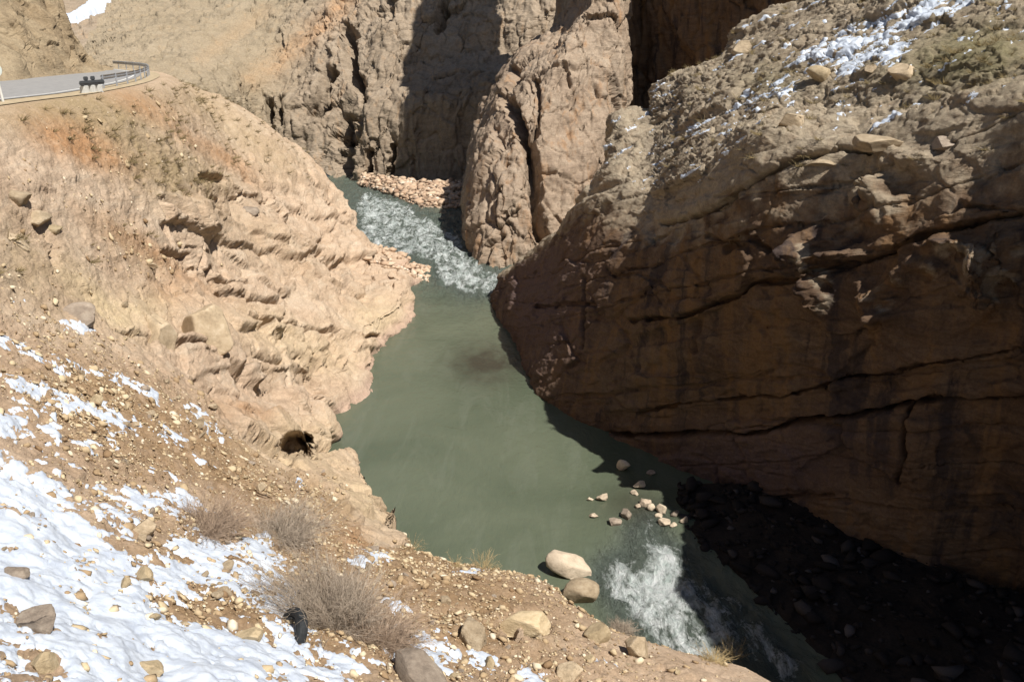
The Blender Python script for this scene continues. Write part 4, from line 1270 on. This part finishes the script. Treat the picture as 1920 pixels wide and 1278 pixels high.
def shrub_mesh_paths(r_, n, rad, height, lean, spread=1.0, k=6, curl=0.34, base_r=0.42, out=0.9):
    az = r_.uniform(0, 6.283, n)
    el = np.arccos(1 - r_.uniform(0, 1, n) ** 0.8 * out)
    L = r_.uniform(0.30, 1.10, n) * (0.8 + 0.35 * np.sin(az * 2 + r_.uniform(0, 6)) * np.sin(az * 3 + 1))
    d = np.stack([np.sin(el) * np.cos(az) * rad, np.sin(el) * np.sin(az) * rad, np.cos(el) * height], 1) * L[:, None]
    p0 = np.stack([np.cos(az), np.sin(az), np.zeros(n)], 1) * (r_.uniform(0, base_r, n) * rad)[:, None]
    t = np.linspace(0, 1, k)[None, :, None]
    bend = r_.normal(0, curl, (n, 1, 3)) * np.array([rad, rad, height * 0.5])
    return p0[:, None] + d[:, None] * t + bend * (t * t) * 0.6 + np.array(lean)[None, None] * t * t

def add_shrub(name, px, py, rad, height, n_br, n_tw, seed, mat, label, cat="shrub", group=None, lean=(0, 0, 0), tw_len=0.24, br_r=0.007, tw_r=0.0038, out=0.9):
    loc, nn_, d = drop(px, py)
    r_ = np.random.default_rng(seed)
    root = bpy.data.objects.new(name, None)
    COL.objects.link(root)
    root.location = loc
    tag(root, label, cat, group)
    lean = (nn_.x * 0.35 * height + lean[0], nn_.y * 0.35 * height + lean[1], lean[2])
    pa = shrub_mesh_paths(r_, n_br, rad, height, lean, out=out)
    ra = np.linspace(br_r, br_r * 0.4, pa.shape[1])[None].repeat(n_br, 0)
    v, f = tubes(pa, ra)
    v0, f0 = v, f
    if cat != 'weed':
        mesh_from("branches", v, f, MAT[mat], parent=root)
    # twigs leave the branches
    bi_ = r_.integers(0, n_br, n_tw)
    tt_ = r_.uniform(0.25, 1.0, n_tw)
    ki = np.minimum((tt_ * (pa.shape[1] - 1)).astype(int), pa.shape[1] - 2)
    fr = tt_ * (pa.shape[1] - 1) - ki
    st = pa[bi_, ki] * (1 - fr[:, None]) + pa[bi_, ki + 1] * fr[:, None]
    dr = pa[bi_, ki + 1] - pa[bi_, ki]
    dr /= np.linalg.norm(dr, axis=1, keepdims=True) + 1e-9
    dr = dr + r_.normal(0, 0.55, (n_tw, 3))
    dr /= np.linalg.norm(dr, axis=1, keepdims=True)
    ln = tw_len * rad * r_.uniform(0.5, 1.3, n_tw)
    t = np.linspace(0, 1, 4)[None, :, None]
    cv = r_.normal(0, 0.25, (n_tw, 1, 3))
    tp = st[:, None] + (dr[:, None] * t + cv * t * t) * ln[:, None, None]
    tr = np.linspace(tw_r, tw_r * 0.4, 4)[None].repeat(n_tw, 0)
    v, f = tubes(tp, tr)
    if cat != 'weed':
        mesh_from("twigs", v, f, MAT[mat], parent=root)
    else:
        mesh_from("stems", np.concatenate([v0, v]), np.concatenate([f0, f + len(v0)]), MAT[mat], parent=root)
    return root

SG = "dry shrubs on the near slope"
add_shrub("dry_shrub", 388, 1000, 1.0, 1.15, 520, 3400, 901, 'twig', "small reddish-brown dry shrub at the edge of the snow, leftmost of the shrubs", group=SG, lean=(-.1, 0, 0))
add_shrub("dry_shrub", 525, 1010, 1.25, 1.15, 560, 3800, 902, 'twig_grey', "grey-brown dry shrub between the leftmost shrub and the big one", group=SG)
add_shrub("dry_shrub", 620, 1160, 1.45, 2.0, 800, 6500, 903, 'twig_grey', "tall grey dry shrub standing beside the black tyre", group=SG)
add_shrub("dry_shrub", 715, 1200, 1.0, 1.0, 480, 3600, 904, 'twig', "wide dry shrub joined to the right of the tall one", group=SG)
add_shrub("dry_shrub", 1165, 1185, 0.7, 0.6, 300, 1800, 905, 'twig_grey', "rounded grey-brown shrub behind the square yellow block by the rapid")
add_shrub("dry_weed", 1375, 1235, 0.62, 1.2, 26, 240, 906, 'straw', "tall dry weed with bare branching stems at the bottom edge of the bank", cat="weed", tw_len=0.35, out=0.5, br_r=0.008)
add_shrub("dry_weed", 1340, 1240, 0.5, 0.35, 160, 500, 907, 'straw', "low straw-coloured tuft left of the tall dry weed", cat="weed")
add_shrub("dry_weed", 905, 1066, 0.65, 0.65, 40, 380, 908, 'straw', "thin pale weed on the edge of the bank above the pool", cat="weed", out=0.7, br_r=0.007)
add_shrub("dry_weed", 772, 1030, 0.5, 0.75, 20, 160, 909, 'straw', "sparse weed growing from the tip of the pale rock nose", cat="weed", out=0.6, br_r=0.006)
add_shrub("dry_weed", 855, 1062, 0.35, 0.4, 24, 160, 910, 'straw', "small thin weed left of the pale one above the pool", cat="weed", out=0.7, br_r=0.006)

# low dry tufts sprinkled on the upper left slope and on the slope above the cliff
def tufts(name, pos, nor, sizes, mat, label, seed):
    r_ = np.random.default_rng(seed)
    allp, allr = [], []
    for p, n_, s in zip(pos, nor, sizes):
        pa = shrub_mesh_paths(r_, 26, s, s * 0.8, tuple(n_ * 0.3 * s), k=3, base_r=0.4, out=1.0)
        allp.append(pa + p[None, None]); allr.append(np.tile(np.linspace(0.035 * s, 0.012 * s, 3), (26, 1)))
    v, f = tubes(np.concatenate(allp), np.concatenate(allr))
    o = mesh_from(name, v, f, mat)
    tag(o, label, "dry grass", kind="stuff")
MAT['tuft'] = simple_mat('dry olive tuft', (0.22, 0.17, 0.085), 0.9, 0.35, 1.0, bump=0)
wt = area.ravel() * grassm * road_off * (1 - rockm) * (pys < 520) * (pxs > -50)
ti = rng.choice(len(V), 420, p=wt / wt.sum())
tufts("grass_tufts", V[ti], nrm[ti], rng.uniform(0.18, 0.5, 420), MAT['tuft'], "dry olive tufts dotted over the slope below the road", 950)
mk = (top > 0.8) & (cpx > 1250) & (cpx < 1950) & (cpy > -20) & (cpy < 320)
ci = rng.choice(np.where(mk)[0], 260, p=(0.25 + cgrass[mk]) / (0.25 + cgrass[mk]).sum())
tufts("grass_tufts", VC[ci], NC[ci], rng.uniform(0.15, 0.45, 260), MAT['tuft'], "dark dry tufts dotted over the slope above the cliff", 951)

# ------------------------------------------------------------------ tyre half buried in the snow and gravel
def torus_tyre(px, py):
    loc, nn_, d = drop(px, py)
    root = bpy.data.objects.new("old_tyre", None)
    COL.objects.link(root)
    root.location = loc - Vector((0, 0, 0.05))
    root.rotation_euler = (math.radians(62), math.radians(10), math.radians(-62))
    tag(root, "old black tyre half buried in snow and gravel beside the tall shrub", "tyre")
    R, na, nb = 0.40, 72, 20
    prof = []
    for k in range(nb):                                        # flat tread, bulged side walls
        a = 2 * math.pi * k / nb
        c, s = math.cos(a), math.sin(a)
        prof.append((0.095 * math.copysign(abs(c) ** 0.6, c), 0.105 * math.copysign(abs(s) ** 0.55, s)))
    v = []
    for j in range(na):
        th = 2 * math.pi * j / na
        for (pr, pz) in prof:
            tread = 0.008 * (1 if (j % 3) else -0.4) if pr > 0.08 else 0
            rr = R + pr - 0.02 + tread
            v.append((rr * math.cos(th), rr * math.sin(th), pz))
    f = []
    for j in range(na):
        for k in range(nb):
            f.append((j * nb + k, ((j + 1) % na) * nb + k, ((j + 1) % na) * nb + (k + 1) % nb, j * nb + (k + 1) % nb))
    mesh_from("tread", np.array(v), np.array(f), simple_mat('worn rubber', (0.022, 0.024, 0.026), 0.6, 0.3, 12), parent=root)
    v, f = [], []
    for j in range(na):
        th = 2 * math.pi * j / na
        for rr, zz in ((R - 0.115, 0.10), (R - 0.135, 0.06), (R - 0.135, -0.06), (R - 0.115, -0.10)):
            v.append((rr * math.cos(th), rr * math.sin(th), zz))
    for j in range(na):
        for k in range(3):
            f.append((j * 4 + k, j * 4 + k + 1, ((j + 1) % na) * 4 + k + 1, ((j + 1) % na) * 4 + k))
    mesh_from("bead", np.array(v), np.array(f), simple_mat('grey rubber', (0.06, 0.065, 0.07), 0.7, 0.3, 12), parent=root)
torus_tyre(548, 1180)

# ------------------------------------------------------------------ road, its barrier, rail and sign
def offset(path, d):
    p = np.array(path, float)
    t = np.gradient(p, axis=0); t /= np.linalg.norm(t, axis=1, keepdims=True)
    return p + np.stack([-t[:, 1], t[:, 0]], 1) * d
def strip(name, d0, d1, z, mat, n_=6):
    rows = [np.column_stack([offset(rp, d0 + (d1 - d0) * k / n_), np.full(len(rp), z)]) for k in range(n_ + 1)]
    G = np.stack(rows, 1)
    return mesh_from(name, G.reshape(-1, 3), grid_faces(G.shape[0], G.shape[1])[:, ::-1], mat)
asphalt = simple_mat('worn asphalt', (0.27, 0.265, 0.26), 0.9, 0.15, 3.0)
verge = simple_mat('gravel verge', (0.40, 0.32, 0.21), 0.95, 0.25, 2.0)
vg = strip("roadside_verge", -0.9, 14.0, ROAD_Z - 0.03, verge); vg["kind"] = "structure"
rd = strip("road", 0.6, 10.0, ROAD_Z, asphalt, 8); rd["kind"] = "structure"
paint = simple_mat('white road paint', (0.62, 0.62, 0.60), 0.8, 0.15, 4.0)
ln = strip("edge_line", 1.0, 1.16, ROAD_Z + 0.004, paint, 1); ln["kind"] = "structure"; ln.name = "road_edge_line"
ln2 = strip("edge_line", 9.4, 9.56, ROAD_Z + 0.004, paint, 1); ln2["kind"] = "structure"; ln2.name = "road_edge_line"

def box(bm, cx, cy, cz, sx, sy, sz, bevel=0.0):
    r = bmesh.ops.create_cube(bm, size=1.0)
    bmesh.ops.scale(bm, vec=(sx, sy, sz), verts=r['verts'])
    bmesh.ops.translate(bm, vec=(cx, cy, cz), verts=r['verts'])
    if bevel:
        es = list({e for v_ in r['verts'] for e in v_.link_edges})
        bmesh.ops.bevel(bm, geom=es, offset=bevel, segments=2, affect='EDGES')
def bm_obj(name, bm, mat, parent):
    me = bpy.data.meshes.new(name)
    bm.to_mesh(me); bm.free()
    me.materials.append(mat)
    o = bpy.data.objects.new(name, me)
    COL.objects.link(o)
    o.parent = parent
    return o
white_paint = simple_mat('chalky white paint', (0.58, 0.58, 0.55), 0.8, 0.15, 6.0)
dark_paint = simple_mat('black painted steel', (0.075, 0.08, 0.085), 0.6, 0.2, 6.0)
zinc = simple_mat('galvanised steel', (0.42, 0.44, 0.47), 0.5, 0.15, 5.0, metal=0.4)

# crash barrier: dark beam on white concrete blocks
c0, c1 = P(153, 178, 48.5), P(192, 178, 50.5)
c0[2] = c1[2] = ROAD_Z - 0.15
L = float(np.linalg.norm(c1 - c0))
root = bpy.data.objects.new("crash_barrier", None)
COL.objects.link(root)
root.location = c0.tolist()
root.rotation_euler = (0, 0, math.atan2(c1[1] - c0[1], c1[0] - c0[0]))
tag(root, "short roadside barrier with a dark beam on white blocks", "barrier")
bm = bmesh.new()
box(bm, L / 2, -0.09, 0.62, L + 0.3, 0.10, 0.24, 0.03)
box(bm, L / 2, -0.09, 0.62, L + 0.3, 0.14, 0.05, 0.01)
bm_obj("beam", bm, dark_paint, root)
for k in range(3):
    bm = bmesh.new()
    box(bm, L * (k + 0.5) / 3, 0, 0.24, L * 0.20, 0.32, 0.52, 0.04)
    box(bm, L * (k + 0.5) / 3, 0, 0.04, L * 0.24, 0.40, 0.12, 0.02)
    bm_obj("block", bm, white_paint, root)
    if k == 2: continue
    bm = bmesh.new()
    box(bm, L * (k + 0.9) / 3, 0, 0.84, L * 0.14, 0.14, 0.20, 0.03)
    box(bm, L * (k + 0.9) / 3, 0, 0.70, 0.08, 0.08, 0.30, 0.01)
    bm_obj("reflector_post", bm, dark_paint, root)

# guardrail along the bend
gr_path = offset(rp, -0.1)
i0 = int(np.argmin(np.abs(rp[:, 1] - 53))); i1 = int(np.argmin(np.abs(rp[:, 1] - 97)))
root = bpy.data.objects.new("guardrail", None)
COL.objects.link(root)
tag(root, "grey steel guardrail following the outside of the road bend", "guardrail")
gpth = gr_path[i0:i1]
prof = [(0, 0.42), (0.04, 0.46), (0.04, 0.52), (0, 0.57), (0.04, 0.62), (0.04, 0.68), (0, 0.72)]
t = np.gradient(gpth, axis=0); t /= np.linalg.norm(t, axis=1, keepdims=True)
nrm2 = np.stack([-t[:, 1], t[:, 0]], 1)
rv = np.stack([np.column_stack([gpth + nrm2 * a, np.full(len(gpth), ROAD_Z + b)]) for a, b in prof], 1)
mesh_from("rail", rv.reshape(-1, 3), grid_faces(rv.shape[0], rv.shape[1]), zinc, parent=root)
acc = np.concatenate([[0], np.cumsum(np.linalg.norm(np.diff(gpth, axis=0), axis=1))])
for s in np.arange(0.3, acc[-1], 3.2):
    x, y = np.interp(s, acc, gpth[:, 0]), np.interp(s, acc, gpth[:, 1])
    bm = bmesh.new()
    box(bm, x, y, ROAD_Z + 0.22, 0.08, 0.08, 1.05, 0.01)
    bm_obj("post", bm, zinc, root)

# round sign on a white post at the left edge
sp = P(6, 188, 41.5); sp[2] = ROAD_Z - 0.25
root = bpy.data.objects.new("road_sign", None)
COL.objects.link(root)
root.location = sp.tolist()
tag(root, "round pale sign on a white post at the left end of the road", "sign")
root.rotation_euler = (0, math.radians(-4), math.radians(10))
bm = bmesh.new()
bmesh.ops.create_cone(bm, cap_ends=True, segments=16, radius1=0.06, radius2=0.05, depth=1.5, matrix=Matrix.Translation((0, 0, 0.75)))
bm_obj("post", bm, white_paint, root)
bm = bmesh.new()
bmesh.ops.create_cone(bm, cap_ends=True, segments=40, radius1=0.30, radius2=0.30, depth=0.03, matrix=Matrix.Translation((0, -0.06, 1.58)) @ Matrix.Rotation(math.pi / 2, 4, 'X'))
bm_obj("disc", bm, simple_mat('faded sign face', (0.62, 0.68, 0.64), 0.6, 0.1, 5.0), root)

# ------------------------------------------------------------------ light
SUN_EL = math.radians(55)
SUN_AZ = (0.682, -0.731)        # horizontal direction toward the sun
sd_ = Vector((SUN_AZ[0] * math.cos(SUN_EL), SUN_AZ[1] * math.cos(SUN_EL), math.sin(SUN_EL)))
sl = bpy.data.lights.new("sun", 'SUN')
sl.energy = 5.0
sl.angle = math.radians(0.5)
sl.color = (1.0, 0.95, 0.87)
so = bpy.data.objects.new("sun", sl)
COL.objects.link(so)
so.location = (30, -30, 80)
so.rotation_euler = (-sd_).to_track_quat('-Z', 'Y').to_euler()
world = bpy.data.worlds.new("World")
scene.world = world
world.use_nodes = True
nt = world.node_tree
bg = nt.nodes.get('Background') or nt.nodes.new('ShaderNodeBackground')
sky = nt.nodes.new('ShaderNodeTexSky')
sky.sky_type = 'NISHITA'
sky.sun_disc = False
sky.sun_elevation = SUN_EL
sky.sun_rotation = math.atan2(SUN_AZ[0], SUN_AZ[1])
nt.links.new(sky.outputs[0], bg.inputs[0])
bg.inputs[1].default_value = 0.05
scene.view_settings.view_transform = 'Standard'
scene.view_settings.look = 'None'
scene.view_settings.gamma = 1.0
scene.view_settings.exposure = 0.4
scene.cycles.max_bounces = 5
scene.cycles.diffuse_bounces = 3
